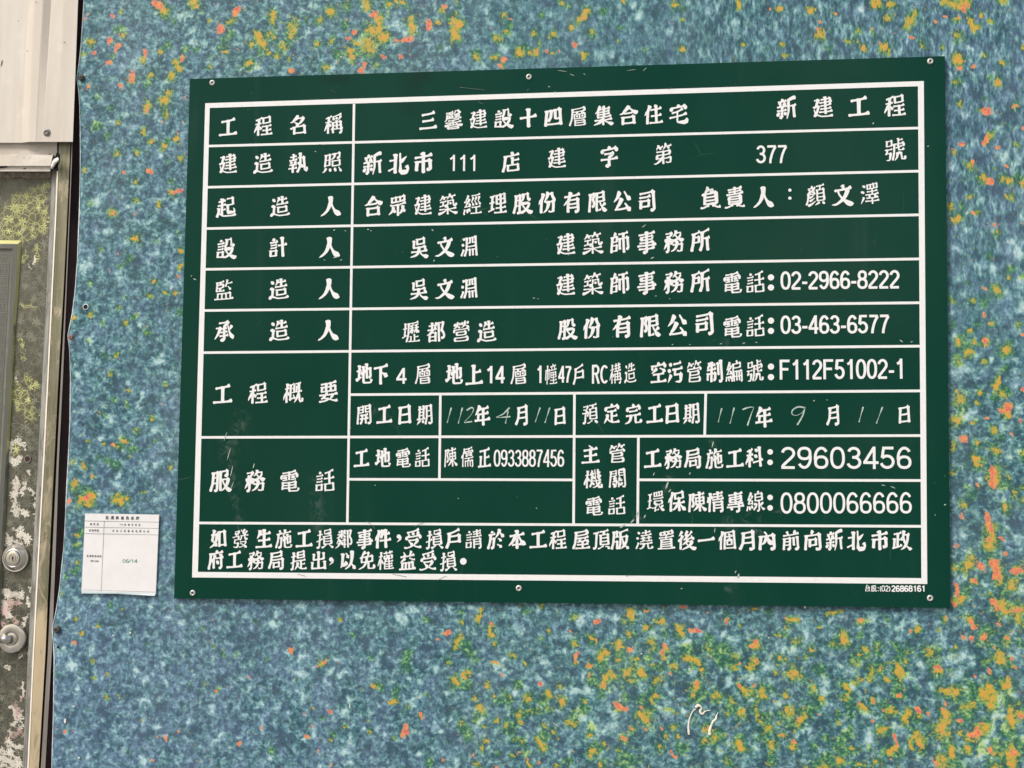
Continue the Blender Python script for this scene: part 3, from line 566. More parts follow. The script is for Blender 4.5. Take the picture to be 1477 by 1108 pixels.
# brush strokes of each character: centre lines as xxyy pairs, strokes separated by commas
GLYPHS = '工14798579,49794914,09149114;程2449314637393735,24842406,68466809,48278827,41089208,09623762,0982238433884086,45469046,24492250184706260623,49868686,86868662,49618662,49864961;名306339584551,45514142,479241893981,3981348016661066,39817679,76797573625952524551,113439428041,80418106,29392906,29118111;稱47755167,66616624,46408740,0781238431873686,228421492206,46554606,46558656,8656870886067805,39249324,64766769,448284899187,214829463439,08613561,897980697666,214816450621;三22487648,16808380,10138913;馨113739368937,0921292638333936,75247507,24077507,24152407,24157515,1669135309470646,16694469,44694457,14584457,12774677,61366232712589219322,262470247125,09864786,262424232415,2446504671497948,59656960,29862978,53546656696076609052,29682957,49464924,81799179,79898179,61897989,618960815478547456718271,827181667660;建36289028,10540949,278416561054,09842784,114016292126,29552742242921262120,16562955,21201411,2120331345099008,41558456,84828456,42828482,36699169,41418641,61906119;設21892483,11483548,11613561,514651366419850889069409,558752664457,55877887,7887796281609060,08743974,45468346844583396919440635111111,12341111,12343534,35343511;十09529052,50895006;四12168616,13811209,13818681,86818611,59816041,604166397739,3881365029372333;層72727161,34198119,72526946,41534546,56595639,42724361,17728472,84868472,17868486,178616350808,2959446157597161,29592939,29398439,84598439,71618459,79298119,34297929,34293407,34078107,81198107;集207021688168,25818480,442731160908,092941294427562759299129,32912890258121792070197216710966,56276022741488099309,49915289548152795244,21568156,49354906,20702143,21438843;合23392306,23397639,76397707,23117711,518448842666256211560957,52895184,2562285871587664,5184766489579459;住64806978,37719171,608964816476,64716409,35099209,41418841,3189227320642106,206214600851;宅49895180,87808866,12808780,12801166,1956435968667266,09339043,456045134709820786108919;新07574857,08404640,91868488598258805834541650095105,26902981,15300917,09804680,58569156,81568107,41294519,167319661757,28572810,21072810,39723657;造21522116,09522152,2116460791089511,211615140906,34599159,458844803669,43798678,11862275,63906359,42448244,82448324,42228324,42444222;執38563442,11424242,6490623555174706,15561849,26902665,08644464,08254425,623669347326,26422606,11804180,53718171,817184148808920894179323,514857446243;照80228907,74658566,88868566,46868886,12623462,38193907,192111060605,60206407,12363436,34863436,13863486,13861231,62866178587151644463,49548554,85548533,49328533,49544932;北6088611065088809,9031932693198809,605568568769,36883607,10653665,092028283629;市4691517849744906,09769176,8155812079186718,19558155,19551817;店489153885579,16788978,167814280808,54675436,54568756,54368135,81358211,32118211,32343211,32345436;字276167607161,87808867,12808780,12801167,48915180,11368936,35064806,6660645449434806;第61839182,74817771,49624931463049284906,16628361,83618146,19468146,19461831,21834682,31823472,641369098111,853184188111,183146308531,2390218317801474,4630241114061007,6491619061835071,18311529;號56558159,477046304007,47709171,917191618859,9317931191087908,77337908,62337733,623359165106,67848784,89498644,68458644,66646845,07513651,3235290926061806,14353235,165114351033,67906771,11873487,34873466,11663466,11871166;起09604660,1325221629153011410989089511,27892915,11794479,29384538,134513250706,56868686,86868658,58578658,58575923,59238822912492318937;人4989496245594042312615110908,496253605844692579169009;眾37863766,24293720,764374297127651760134913,742977278319,10541551535282568954,49524904,61866167,2641242916190812,37868586,85868567,14668567,14861466,14863786;築20901984158209740674,09643964,6391598958844674,516549494443,51657865,786579478141,81419242,94499242,094439484443,36394443,092942294427562758299129,06101009251440224427,444349364906,58849183,70837473,198445835078,26832974,56275922731488099411,24642446,60546750;經46348734,67346708,41089108,45869086,61617145,71766161,87767960,79608945,22262411,31533638,31293517,102507090904,248912691363,136307610759,3172276423611240,13631464136314612361,44605444,53764460,09393441;理08843184,20842022,07173225,36099209,66866609,09553055,44678867,43298929,66868886,88868848,44488848,44854448,44856686;股148614380707,14863586,3586351134072606,14393439,46468346844381346919520945064108,14643464,79619160,79867961,56867986,568652654457,504653356519840891069408;份186112590749,278918621906,590964067608,815179227608,375642518151,5589528749763756,56515435492344143507,73877969875987568151;有09778977,30597859,7859780974066406,29417841,4190285423531041,29257825,28542906;限89367427,64496735712874277521831289089109,47498449,84868449,47858486,47854709,47096612,338626593349343631302529,12863386,12861206,47678467;公648777669054,66367525771781168608,4858363625232417271726192516,19142516261433147717,3787348624661153;司19491916,19495949,59495824,19245824,13666666,12848484,8484840981076906;負0707140634144114,379134903484308421742069,21388038,20692122,7968802479222122,076619697968,21538053,6114661485069406,3484598460815569;責0706120534134013,09639163,19748274,49904963,21417941,21307930,14858685,5911671284069306,22522141,22527852,7852792177192319,21412319;顏11741674246931694062,56398939,53869286,09814581,26902981,65154906,72867070,212529274236,81158909,125511250609,12554655,56548954,1606200532114621,194026413949,388138763169,12611255,246923661261,89708939,56698970,56695624,56248924,89398924;文7472746566495130241211070609,2472256631534930731489079109,488951834973,09739173;澤21341110,69886971,31189118,37598659,30469146,36318831,61306106,12882481,61706146,754676387431,76397940,47464931,066010612055,52885271,69888688,86888771,36718771,36883671,36886988;計09744474,23902681,14614061,71887106,51569156,14484048,14341411,14344034,40343911,14113911;吳81498130,18498149,17811849,09309030,4949473044294423401830110906,54295819681182069106,36867786,77867764,36647764,36863664;淵69876965,69658764,34345334,53345307,3589353932222607,69346908,69348734,20341009,35498749,87898706,13882283,09611956,35645465,54875465;師269122882076,45859185,11543455,34763455,11753476,11751109,11393539,35393415,11153415,68856806,8966892487218120,49658966,49654921;事08349234,09839083,16208120,79468120,17467946,499049114605,35044605,49717871,2159775979617871,21712159,21714971;務5676696085519451,670871058307,883486178307,47348834,09863786,378636792466,0755415541524949575175608471867886806081,2466250921061606,244619430721,628960814770,66456536592050114107,445141513737,14712466;所578155274607,578186889186,13804386,138013360807,57569156,80568006,13434043,40654043,13654065;監11864687,11861146,11464945,29872974,62769176,29592945,11594461,44744461,11744474,669063775664,39333909,70618149,20331909,20337933,79337909,07089108,59335908;電49864954,88758961,11758875,11751161,20543854,20431914,20438042,80427919,19197919,5106850691099215,494249145106,19318031,16868286,22643764,61548054,61647664;話07743674,4982668481898887,69846936,20902483,46599159,11483448,11613461,11341111,11343434,34343411,11113411,69368636,86368609,50098609,50355009,50356936;承36426442,2964295922370916,10642964,31266826,896479527551,70677739842591199114,38586158,360644065010,71856879516950665010,24867185;壢0826162918323634,7174797485788977,80758042,37869186,378636322806,46646364,18891832,805786539144,805774546743,555661546351,55755542,68258625,41079207,726481629164,50275008,68346807,555649534444,4674567559786477,09662666;都24464744,47444707,18284728,07605160,315930542445184417400737,278927613159,79548939912687207719,898489777954,64858984,64856406,52863961,17401806,117940794574,18114711;營16860978,88658848,69768865,267617681066,26764067,58865178,71916976,89868379,43853979,13598858,13591147,697660695366,29912676,26477247,72477334,27347334,26472734,81238108,19218123,19211908,19088108;概199017461906,65858985,09692769,8085795176497639793479098106900692099319,65509150,69736550,51375722,1746114106280621,7736733366195706,1954265129452840,36843619,36845485,54855449,36495449,341636195426,36675467;要3786375341513936,11868986,61866152,1106401049165916601484068907,32362823,09369136,19202823292144184615,7036692961215916,16513952,16711651,16718471,84718451,39528451;地20892130,08663166,0823192721303334,66906628,46814711,47115208860890119219,3649395245534857666168668770,8770873685327931;下485856578341,09839083,48824806;上46884611,09119111,46588458;幢43669366,47218921,68556808,46829082,49448844,56825766,09710926,09713471,347134293128,21902106,66906883,43079307,81827866,68328834,88548834,49558854,49554933,49336832;戶21377937,2179213716211009,217970897988,21647964,79647932;構8646860885067605,46468646,46464506,45348634,229021542206,54905459,40599259,77907759,43839083,09693469,2152294934413436,66586621,44718971,215216490624,39219421;空48895179,88798966,11798879,11791163,21417941,49404909,11098909,38641450,606462648651;污14882681,09612154,36619161,26361410,43848484,50614738,47388338,83388119791072065607;管30823274,199118840871,18844583,86638754,14638663,14631353,49705063,24367536,74517536,26517451,26512408,24088008,80248008,24248024,73827673,6491619060845376,60849183;制168714760967,14765276,08595659,71817133,32893206,5341531651144513,12415341,12411214,8989890985067506;編4642433638103906,44628662,87798662,44798779,4479444649374906,202722112409,22890759,78477809,29293218,30513437,10250708,64476409,464250479147,914791078605,50269126,09393241,65916880,317426632261215614471240,09612261;開12594159,41874159,12864187,12861206,12734173,28467146,59465907,57738773,394637182906,26297329,58598759,57865859,57868786,87868709830675067208;日21497949,21842106,21847983,79837908,21137913;期41894130,16464146,06294929,61638963,61398939,61866135581953075404,61868986,89868909840676067209,08774977,16891630,16624162,21210906,36204211;年32912886277924781059,27798679,54795406,09299129,25568456,25562429;月24617861,7785770974065906,24847785,2484233615160908,23367836;預69866771,78149106,09863685,368534792567,06544154,41543638,117114722567256531603154,24542308,13062308,3906440659156215,51558855,47869186,51398839,67718870,88708824,51258824,51695125,51696771;定48905179,87798865,12798779,12791165,2543242820251109,25597559,49594911,49367936,2428351651098908;完26617361,47915179,86798764,12798679,12791164,91188908,63088908,614261146308,36423426301721090906,09429042;服61526538761989079607,14393639,148614360706,14863686,3686360932062606,14643664,89528742802674186107,51528952,74668667,86868667,51868686,51865106;陳39809080,70357427851691129413,44518651,64896406,23292930,31852460304932382930,11863185,11861106,593549213611,703572378637,86658637,44668665,44664437,44377035;儒268916611806,166111580649,31449244,60445831,36878687,61876154,36313606,36318631,8631870786058105,70658465,32753167,32759075,90759067,39655165,53315306,37555155,70317006,70558555;正52498349,52825210,13838783,09109110,22562210;主14708570,19418141,49704909,09099109,438956785670;機199117561906,35399039,60916444702176118506910893149118,53545749,458839763972,1854124906310624,51615354,09712671,3469397240704670,434542283411,422948275520,8678745874547854,527649714670456440593953,39535354,863176207319711556065107,18542551,25512741,87638956,78548956,78547849,78498445,84458439,72728172,79897272;關55275506,424046334116,30354336,60445936,55466044,8886598757865763616161565546,8886870884067508,11744174,11861106,11864186,41864162,11614162,4250364630352533,411640113106,29174116,29262917,533459367035,69407035,61618861,57748874,60446242644660466044,71267117,55177117,28463646,346134562846;局34363411,34366536,65366416,34166416,8651841181066906,19518651,198517390811,19858085,80858066,19668066;施5889567653754662,56769176,23063206,365435123206,18543654,71667122,81278729,87578729,474052415545694971538757,56086605870691089215,54585608,249026822674,08744074,187417400906;科45269234,09813687,24842406,79907906,245130503837,08623962,55836674,51566348,2451184706260623;環71887172,07842684,0718272434194821492557295934,892686267719,48086511,17841721,673471217719781584109108,37619161,482148084504,08542654,56885672,71888788,87888772,41728772,42884172,42887188,59348435,84498435,45508449,45504436,44365934;保2989217219642006,196313610651,34415841633969419141,6339663881209211,63395634431834113112,63616306,63618661,85868661,41858586,41854161,41616361;情18901806,097107540551,36848984,26762966,41218421,41474106,41478347,8347840982067305,62906259,34599259,41348434,39718671;專49894939,6739670866065405,07279127,1139683976418737,18618161,10838783,71487441,26203415,26272620,19711861,19718071,80718150,194971488150,18611949;線327427642160,10612061195819592259215514461339,13393341,31293418,48668666,68516935680866065905,77307824811989129312,69337730,689065876481,31523436,89397730,11260708,44365636573451214111,24890759,21262211,86808666,49808680,49804851,48518651,86668651;如09704369,43694150342923151007,144029294116,24901440,56168816,56795609,56798879,88798810;發546153494641,546174617564,7564806489599461,75697564,54905882647966737569,0459095819623860,38603845,18443845,184416371628,16283727,37273409320619061409,40863778297025692262,16864086,793278257015,49327932,502462196515701571128106,75647544,75448943,76896479,15782569,887976697564,4307490664126515;生268822721257,21718671,09099009,50905009,20418241;損090715052108,21902108,06382141224429443648,08703470,45358735,45488748,49888488,84888572,4988487349718572,7722771590069306,360640065414,54225414,86618735,45598661,45594622,46228722,87358722;鄰52894479,33702971196010550756,10732873337036735673,38205820,39323820,29412934201712090606,17412941,39415741,69856906,69858984,89848672805688439029862180197821,2049174114390930,33903353,16882181,16262123,50485006,33705458;件288918621906,186110560749,35419141,43708670,4886468543703656,64896406;受0609110618074114461954195616661184068907,807874707262,89618949,116172628961,11611049,48784969,274329364619,23447244,7244713655215419,13848289,1878217625692461;請8549860984067605,51478549,51475106,49738973,19902383,68906861,51368636,46849084,51248624,44619261,07743674,11483348,11613361,11341111,11343434,34343411,11113411;於08744174,625064517641,71916982668159694858,6982728179709159,23892682,187416340806,18533853,385336163208,26073208,58237612;本10698969,59696160714183299024,4069396126391024,26247224,49894906;屋30258425,17698471,83868471,19868386,198616310808,25568756,56395608,22089108,70567049754281418636,31397542,4455435037453639;頂06843584,44869186,67856470,741478159106,3606440855156115,47558855,47398839,2384231221091109,64708869,88698824,47258824,47694725,47696470;版60616539712774257420,74205607,74209007,8861844078287425,51618861,1489133007090806,14633963,518351314406,518385899486,14413441,34413406,31903163;澆64419241,66558955,61906169,40828682,34699169,45614542,32405644,34555655,32309230,51304614360731062907,21341109,09611956,703070147306,73069006,92149006,14882480,77617741;置49724651,10618961,22197619,23502208,235045517649,76497608,38873873,61866173,09089108,22297629,22397639,38878487,84878573,15738573,15871573,15873887;後565253403428,286920542106,53407939,793979326619491035063404,44706069687177798280,568644754470,24891074,3751445458528356,47356119691488069508,7964835686548949,5969566446584554,205114500845;一08499149;個38843706,38848984,89848906,63746347,258917641906,48647964,37118911,176411610650,63477447,74477426,51267426,51465126,51466347;內36874677486962417431,15681406,15684768516653688568,8568850981066907,49664963384130332431;前08749174,14581406,14584459,44594408,34064408,14434443,14274427,710679068409,84608409,73896875,64586424,269031823174;向499045864173,86728609820669066608,14738672,14731306,34523419,34526652,66526526,34266526;政071646244927,29842921,09844784,8571804674327131,61729172,648957595958673471317124,12601218,712460144907,712487099408,295443545051,575952565051;府54396226,416935513606,52905580,15799179,1579143109091002,7969790976066706,50549154,354830462438;提44748474,07703070,442448215413650891069308,64476409,64298529,1989190917061006,39478947,463644243306,07383146,45884474,45888488,84888461,44618461,44744461;出49894911,14118511,14401411,81808154,19548154,19811954,85408506;以79867656693156164107,693078238909,19811923,4534292419231517,408144785363;免19651941,19418241,83658241,106317668365,34893991,34893484308320711965,61835566,34846183,50654842422932171107,892391168708,60098708,59416009;權09712971,44208620,52905279,69706956674969456909,69708871,88718756,69568756,44099209,44364409,44318631,37849184,49564844454244363633,76907679,209119582006,47449043,1955265231433138,195514500626,49565956,59715956,41705971,41704156,41564956;益59395909,269034793371,64599049,09718971,08099109,40394009,21392109,21397939,79397909,34591246,738966786671;台21117811,22412106,22417741,77417806,64797668776184598651,4791428921642058,20587761;測54206011,09611956,8991891086067606,37203009,71807130,21341109,34495649,34675667,13882283,34863449,34865686,56865630,34295630,34493429;數6989655968577238763576259108,655962585951,76255806,08745474,09314531,4531442537183614,191927172914361443094709,21301919,8471814479367635,3091304328412631,67719171,090524092914,29424942,49524942,11534952,11531241,12412942,47744662,14634662,14841463,14844684,46844774;據933588358129732771224408,8129842089129711,199119111606,10061606,07702670,48316438,61626156655384538856,47607864,0739174119442846,47448944,66446438,397339363106,39738974,89748665,62906162,64387125,66314621,62858685,712573117107670462045907;告78367906,22367836,22362105,21107910,24768376,26892476207513640963,52905254,10549054;示74408816,19838183,09599059,5058490947063406,264113190615;牌65906483,64836880,68806649,138913370706,13633763,46658965,76397606,6148594049344634,42269126,13413241,32413206,29902963,46806681,46804649,46498949,89818949,66818981;單49624906,09199019,19488148,16874187,41874274,17734274,16871773,57878387,83878474,58738474,57875873,49628162,81628134,19348134,19621934,19624962;位475953275120,81597110,36109110,41728772,3189227320642106,61916480,206214600851;連33818981,21193111440792089712,31299029,61906119,08562156,21562119,2119131507090806,38568456,14872376,61698469,84698442,38438442,38683843,38686169;結11260709,1161216120582160,67906754,46779177,24891268116107610759,23262409,33533736,49548854,337328642160225614461340,09393541,33293714,85378509,50368537,50365009,50098509'
# ---------------------------------------------------------------- ground and the dark wall behind everything
g = mesh('ground', [(-400, -400, 0), (400, -400, 0), (400, 400, 0), (-400, 400, 0)], [(0, 1, 2, 3)], M_GROUND)
tag(g, kind='structure')
bm = bmesh.new(); bmesh.ops.create_cube(bm, size=1)
bmesh.ops.transform(bm, matrix=Matrix.Translation((0.1, 0.115, 1.45)) @ Matrix.Diagonal((3.6, 0.1, 2.9, 1)), verts=bm.verts)
wl = from_bm('wall', bm, M_WALL); tag(wl, kind='structure')

# ---------------------------------------------------------------- printed hoarding sheet
V0, V1 = -260, 1370
EDGE = [(119.7, 0), (116, 60), (113, 95), (110.3, 112), (112.7, 130), (114.2, 180), (114.4, 220), (113.3, 310), (111, 370), (107.5, 420),
        (103.5, 455), (98.0, 484), (100, 500), (101, 550), (100.4, 600), (97.3, 670), (94, 730), (90.4, 790), (84.3, 850), (79, 885), (74.6, 906),
        (76.3, 930), (77, 950), (76, 1000), (75, 1050), (73.5, 1108)]
board = None
hoard = empty('hoarding_sheet', Vector((0.2, 0.0, 0.9)))
tag(hoard, 'blue green printed hoarding sheet with orange flecks, screwed up behind the signs', 'hoarding')
rx = at(1477, 554).x + 0.34
DU = 0.005
nz = 560; nx = 640
zt, zb = at(400, V0).z, at(400, V1).z
zs = np.linspace(zt, zb, nz)
# edge as function of z
ez = []
for v in np.linspace(V0, V1, 330):
    p = at(interp(EDGE, v), v); ez.append((p.z, p.x))
ez = np.array(ez[::-1]); edge_x = np.interp(zs, ez[:, 0], ez[:, 1])
verts = np.zeros((nz, nx, 3))
dcol = np.concatenate([np.linspace(0, 0.03, 14)[:-1], np.linspace(0.03, 1, nx - 13)])
pin_z = np.array([at(118, 112).z, at(104, 487).z, at(82, 908).z])
for i in range(nz):
    w = rx - edge_x[i]
    d = np.where(dcol <= 0.03, dcol, 0.03 + (dcol - 0.03) / 0.97 * (w - 0.03))
    verts[i, :, 0] = edge_x[i] + d
    verts[i, :, 2] = zs[i]
    k = np.exp(-((zs[i] - pin_z) / 0.035) ** 2).max()
    verts[i, :, 1] = (0.0045 * (1 - 0.7 * k)) * np.exp(-(d / 0.0042)) \
        - 0.0016 * (1 - k) * np.exp(-((d - 0.012) / 0.009) ** 2) \
        + 0.0012 * np.sin(zs[i] * 7.1 + d * 3) * np.exp(-d / 0.10) + 0.0008 * np.sin(d * 9 + zs[i] * 4) * np.clip(d / .2, 0, 1)
ii, jj = np.meshgrid(np.arange(nz - 1), np.arange(nx - 1), indexing='ij')
q0 = (ii * nx + jj).ravel()
quads = np.stack([q0, q0 + nx, q0 + nx + 1, q0 + 1], 1).astype(np.int32)
me = bpy.data.meshes.new('sheet')
me.vertices.add(nz * nx); me.vertices.foreach_set('co', verts.reshape(-1).astype(np.float32))
me.loops.add(quads.size); me.loops.foreach_set('vertex_index', quads.ravel())
me.polygons.add(len(quads)); me.polygons.foreach_set('loop_start', np.arange(0, quads.size, 4, dtype=np.int32))
me.update(calc_edges=True)
me.polygons.foreach_set('use_smooth', [True] * len(quads))
sheet = link('sheet', me, M_PRINT, hoard)
xs = verts[:, :, 0].ravel(); zz = verts[:, :, 2].ravel()
SP = parse_spots()
rnd = random.Random(11)
def dens(u, v):
    o = 0.10
    if v > 860: o = 0.03 + 0.95 * max(0, min(1, (u - 560) / 420)) * (0.7 + 0.3 * min(1, (v - 860) / 150))
    elif v < 130: o = 0.55 if 250 < u < 760 else 0.28
    elif u > 1360: o = 0.35 + 0.4 * max(0, (v - 450) / 400)
    elif u < 270: o = 0.22
    return o
for _ in range(420):
    u = rnd.uniform(-40, 1800); v = rnd.uniform(-240, 1340)
    if 255 < u < 1370 and 110 < v < 860: continue
    p = dens(u, v)
    inframe = 90 < u < 1477 and 0 < v < 1108
    if rnd.random() > p * (0.55 if inframe else 1.6): continue
    r = rnd.uniform(1.6, 3.2) if inframe else rnd.uniform(2.5, 6)
    a = rnd.uniform(0, 6.28); L = rnd.uniform(0, 8)
    k = 'o' if rnd.random() < 0.88 else 'r'
    SP[k].append((u, v, u + L * math.cos(a), v + L * math.sin(a), r))
    SP['g'].append((u, v, u, v, r * 2.2))
def to_world(lst, grow=1.0):
    out = []
    for x0, y0, x1, y1, r in lst:
        a, b = at(x0, y0), at(x1, y1)
        out.append((a.x, a.z, b.x, b.z, r * grow * 0.00108))
    return out
def warp(seed):
    g = np.random.RandomState(seed); o = np.zeros_like(xs)
    for lam, amp in ((0.045, .9), (0.024, 1.0), (0.015, .9), (0.010, .7)):
        for _ in range(3):
            t = g.uniform(0, 6.283); o += amp * np.sin((xs * math.cos(t) + zz * math.sin(t)) * 6.283 / lam / g.uniform(.8, 1.25) + g.uniform(0, 6.283))
    return o * 0.00075
wx, wz = warp(1), warp(2)
X0, Z0 = xs, zz
xs, zz = xs + wx, zz + wz
Wf = blob_field(xs, zz, to_world(SP['o'], 1.2)); Cf = blob_field(xs, zz, to_world(SP['r'], 1.12))
Gf = np.maximum(blob_field(xs, zz, to_world(SP['g'], 1.25)), 0.55 * blob_field(xs, zz, to_world(SP['o'], 2.3))); Pf = blob_field(xs, zz, to_world(SP['w'], 1.2)); Df = blob_field(xs, zz, to_world(SP['d'], 1.3))
xs, zz = X0, Z0
# the print turns bluer towards its lower left
pa, pb = at(300, 1000), at(1000, 900)
Bf = np.clip(1.0 - (xs - pa.x + 0.25) / (pb.x - pa.x + 0.1), 0, 1) * np.clip(0.35 + (pa.z + 0.42 - zz) * 1.6, 0.25, 1)
Bf = np.maximum(Bf, 0.55 * np.clip((xs - at(1100, 100).x) / 0.35, 0, 1) * np.clip((zz - 1.45) / 0.4, 0, 1)) * 0.95
gu = np.arange(-100, 1900, 20); gv = np.arange(-300, 1400, 20)
L0 = at(0, 554); L1 = at(1477, 554)
UU = (xs - L0.x) / (L1.x - L0.x) * 1477; VV = 554 + (L0.z - zz) / 0.00108
lo = np.sin(xs * 13 + 2 * np.sin(zz * 9)) * np.sin(zz * 17 + 1.5 * np.sin(xs * 11)) * 0.5 + 0.5
low = np.clip((VV - 870) / 60, 0, 1) * np.clip((UU - 540) / 420, 0, 1)
topb = np.clip((150 - VV) / 60, 0, 1) * np.clip(1.15 - np.abs(UU - 480) / 420, 0.25, 1) * 0.95
rgt = np.clip((UU - 1340) / 40, 0, 1) * np.clip(0.35 + (VV - 300) / 700, 0.3, 0.9)
lft = np.clip((270 - UU) / 30, 0, 1) * 0.42 * np.clip((860 - VV) / 60, 0.1, 1)
Dn = np.maximum.reduce([low, topb, rgt, lft, np.full_like(xs, 0.04)]) * (0.65 + 0.45 * lo)
set_field(sheet, 'pigment', [Wf, Cf, Gf, np.clip(Dn, 0, 1)])
Lf = np.clip((xs - at(820, 100).x) / 0.25, 0, 1) * np.clip((zz - at(1400, 560).z) / 0.25, 0, 1)
Lf = np.maximum(Lf, 0.5 * np.clip((zz - at(600, 140).z) / 0.05, 0, 1) * np.clip((xs - at(600, 100).x) / 0.2, 0, 1))
set_field(sheet, 'tone', [Pf, Df, Bf, Lf])
# raw cut edge of the sheet: a thin pale lip along the left side
ev = []; ef = []
for i in range(nz):
    x, y, z = verts[i, 0]
    wdt = 0.0011 + 0.0006 * math.sin(z * 31) * math.sin(z * 13)
    ev += [(x - wdt, y - 0.0006, z), (x + 0.0004, y - 0.0012, z), (x + 0.0004, y + 0.0012, z), (x - wdt, y + 0.0010, z)]
for i in range(nz - 1):
    for k in range(3):
        a = i * 4 + k; ef.append((a, a + 4, a + 5, a + 1))
mesh('cut_edge', ev, ef, M_EDGE, hoard)
def on_sheet_y(u, v): return 0.0
# screws and open holes along the edge
for (u, v, r, m) in ((117.2, 112, 0.0047, M_DARKMETAL), (102.8, 486.5, 0.0036, M_COPPER), (82.2, 908, 0.0052, M_DARKMETAL)):
    p = at(u, v, -0.001)
    sc = lathe('screw', [(r * 1.15, -0.0045), (r * 1.15, 0.0006), (r, 0.0012), (r * 0.93, 0.0022), (r * 0.60, 0.0034), (r * 0.42, 0.0034), (r * 0.30, 0.0016), (0, 0.0014)], p, m, hoard, 28)
for (u, v, r, rim) in ((123.6, 442.8, 0.0037, True), (84.0, 933.5, 0.0022, False)):
    p = at(u, v, -0.0016)
    if rim:
        lathe('hole_rim', [(r * 1.45, 0.0), (r * 1.3, 0.0008), (r * 1.05, 0.0009), (r * 0.96, 0.0)], p, M_EDGE, hoard, 28)
    lathe('screw_hole', [(r, 0.0), (r, 0.0004), (0, 0.0003)], p, M_HOLE, hoard, 24)

# ribbons in the plane of a wall -------------------------------------------------
def ribbon_world(pts, hw, y, closed=False):
    """pts [(x,z)] -> vert list, face list of a flat ribbon"""
    n = len(pts); vs = []; fs = []
    for i in range(n):
        if closed: a, b = pts[(i - 1) % n], pts[(i + 1) % n]
        else: a, b = pts[max(0, i - 1)], pts[min(n - 1, i + 1)]
        dx, dz = b[0] - a[0], b[1] - a[1]; L = math.hypot(dx, dz) + 1e-12
        # mitre
        k = 1.0
        if closed or 0 < i < n - 1:
            p, q, r = (pts[(i - 1) % n], pts[i], pts[(i + 1) % n])
            d1 = (q[0] - p[0], q[1] - p[1]); d2 = (r[0] - q[0], r[1] - q[1])
            l1 = math.hypot(*d1) + 1e-12; l2 = math.hypot(*d2) + 1e-12
            cs = max(-1, min(1, (d1[0] * d2[0] + d1[1] * d2[1]) / l1 / l2))
            k = min(1.6, 1 / max(0.3, math.cos(math.acos(cs) / 2)))
        w = hw[i] if isinstance(hw, (list, tuple)) else hw
        nx_, nz_ = -dz / L * w * k, dx / L * w * k
        vs += [(pts[i][0] + nx_, y, pts[i][1] + nz_), (pts[i][0] - nx_, y, pts[i][1] - nz_)]
    m = n if closed else n - 1
    for i in range(m):
        a = 2 * i; b = 2 * ((i + 1) % n)
        fs.append((a, a + 1, b + 1, b))
    return vs, fs

# dried white dribble on the print, lower right
def tube(name, pts, rad, mat, parent, n=8, flat=0.5):
    vs = []; fs = []
    for i, p in enumerate(pts):
        a = pts[max(0, i - 1)]; b = pts[min(len(pts) - 1, i + 1)]
        t = (b - a).normalized(); side = t.cross(Vector((0, -1, 0))).normalized()
        r = rad[i] if isinstance(rad, (list, tuple)) else rad
        for k in range(n):
            an = 2 * math.pi * k / n
            vs.append(p + side * (r * math.cos(an)) + Vector((0, -1, 0)) * (r * flat * math.sin(an)))
    for i in range(len(pts) - 1):
        for k in range(n):
            fs.append((i * n + k, i * n + (k + 1) % n, (i + 1) * n + (k + 1) % n, (i + 1) * n + k))
    fs.append(tuple(range(n))[::-1]); fs.append(tuple((len(pts) - 1) * n + k for k in range(n)))
    return mesh(name, vs, fs, mat, parent, True)
def px_path(lst, y=0.0, sub=4):
    P = [at(u, v, y) for u, v in lst]; out = []
    for i in range(len(P) - 1):
        p0 = P[max(0, i - 1)]; p1 = P[i]; p2 = P[i + 1]; p3 = P[min(len(P) - 1, i + 2)]
        for k in range(sub):
            t = k / sub
            out.append(0.5 * ((2 * p1) + (p2 - p0) * t + (2 * p0 - 5 * p1 + 4 * p2 - p3) * t * t + (3 * p1 - p0 - 3 * p2 + p3) * t ** 3))
    out.append(P[-1]); return out
J = lambda x, y: (770 + x / 4.22, 860 + y / 4.22)
M_DRIB = mat_plain('dried_white_dribble', (0.78, 0.74, 0.60), 0.4, 0, 0.12, 300, 0.2)
for pts, rr in (
    ([(945, 845), (941, 800), (947, 750), (965, 705), (985, 685)], [1.9, 1.6, 1.1, 1.0, 1.1]),
    ([(985, 680), (1000, 665), (1022, 680), (1012, 700), (1025, 718), (1045, 700), (1078, 694)], [1.6, 2.4, 1.2, 1.9, 1.8, 0.8, 0.5]),
    ([(1072, 846), (1070, 820), (1082, 782), (1095, 758)], [2.6, 2.4, 1.5, 1.6]),
    ([(1088, 764), (1108, 748), (1112, 728), (1122, 708)], [1.8, 2.0, 1.0, 0.4])):
    pp = px_path([J(*p) for p in pts], -0.0004)
    n_ = len(pp); rads = [np.interp(i / (n_ - 1) * (len(rr) - 1), range(len(rr)), rr) * 0.00092 for i in range(n_)]
    tube('dried_dribble', pp, [q * (0.85 + 0.35 * rnd.random()) for q in rads], M_DRIB, hoard, 8, 0.3)
J = None
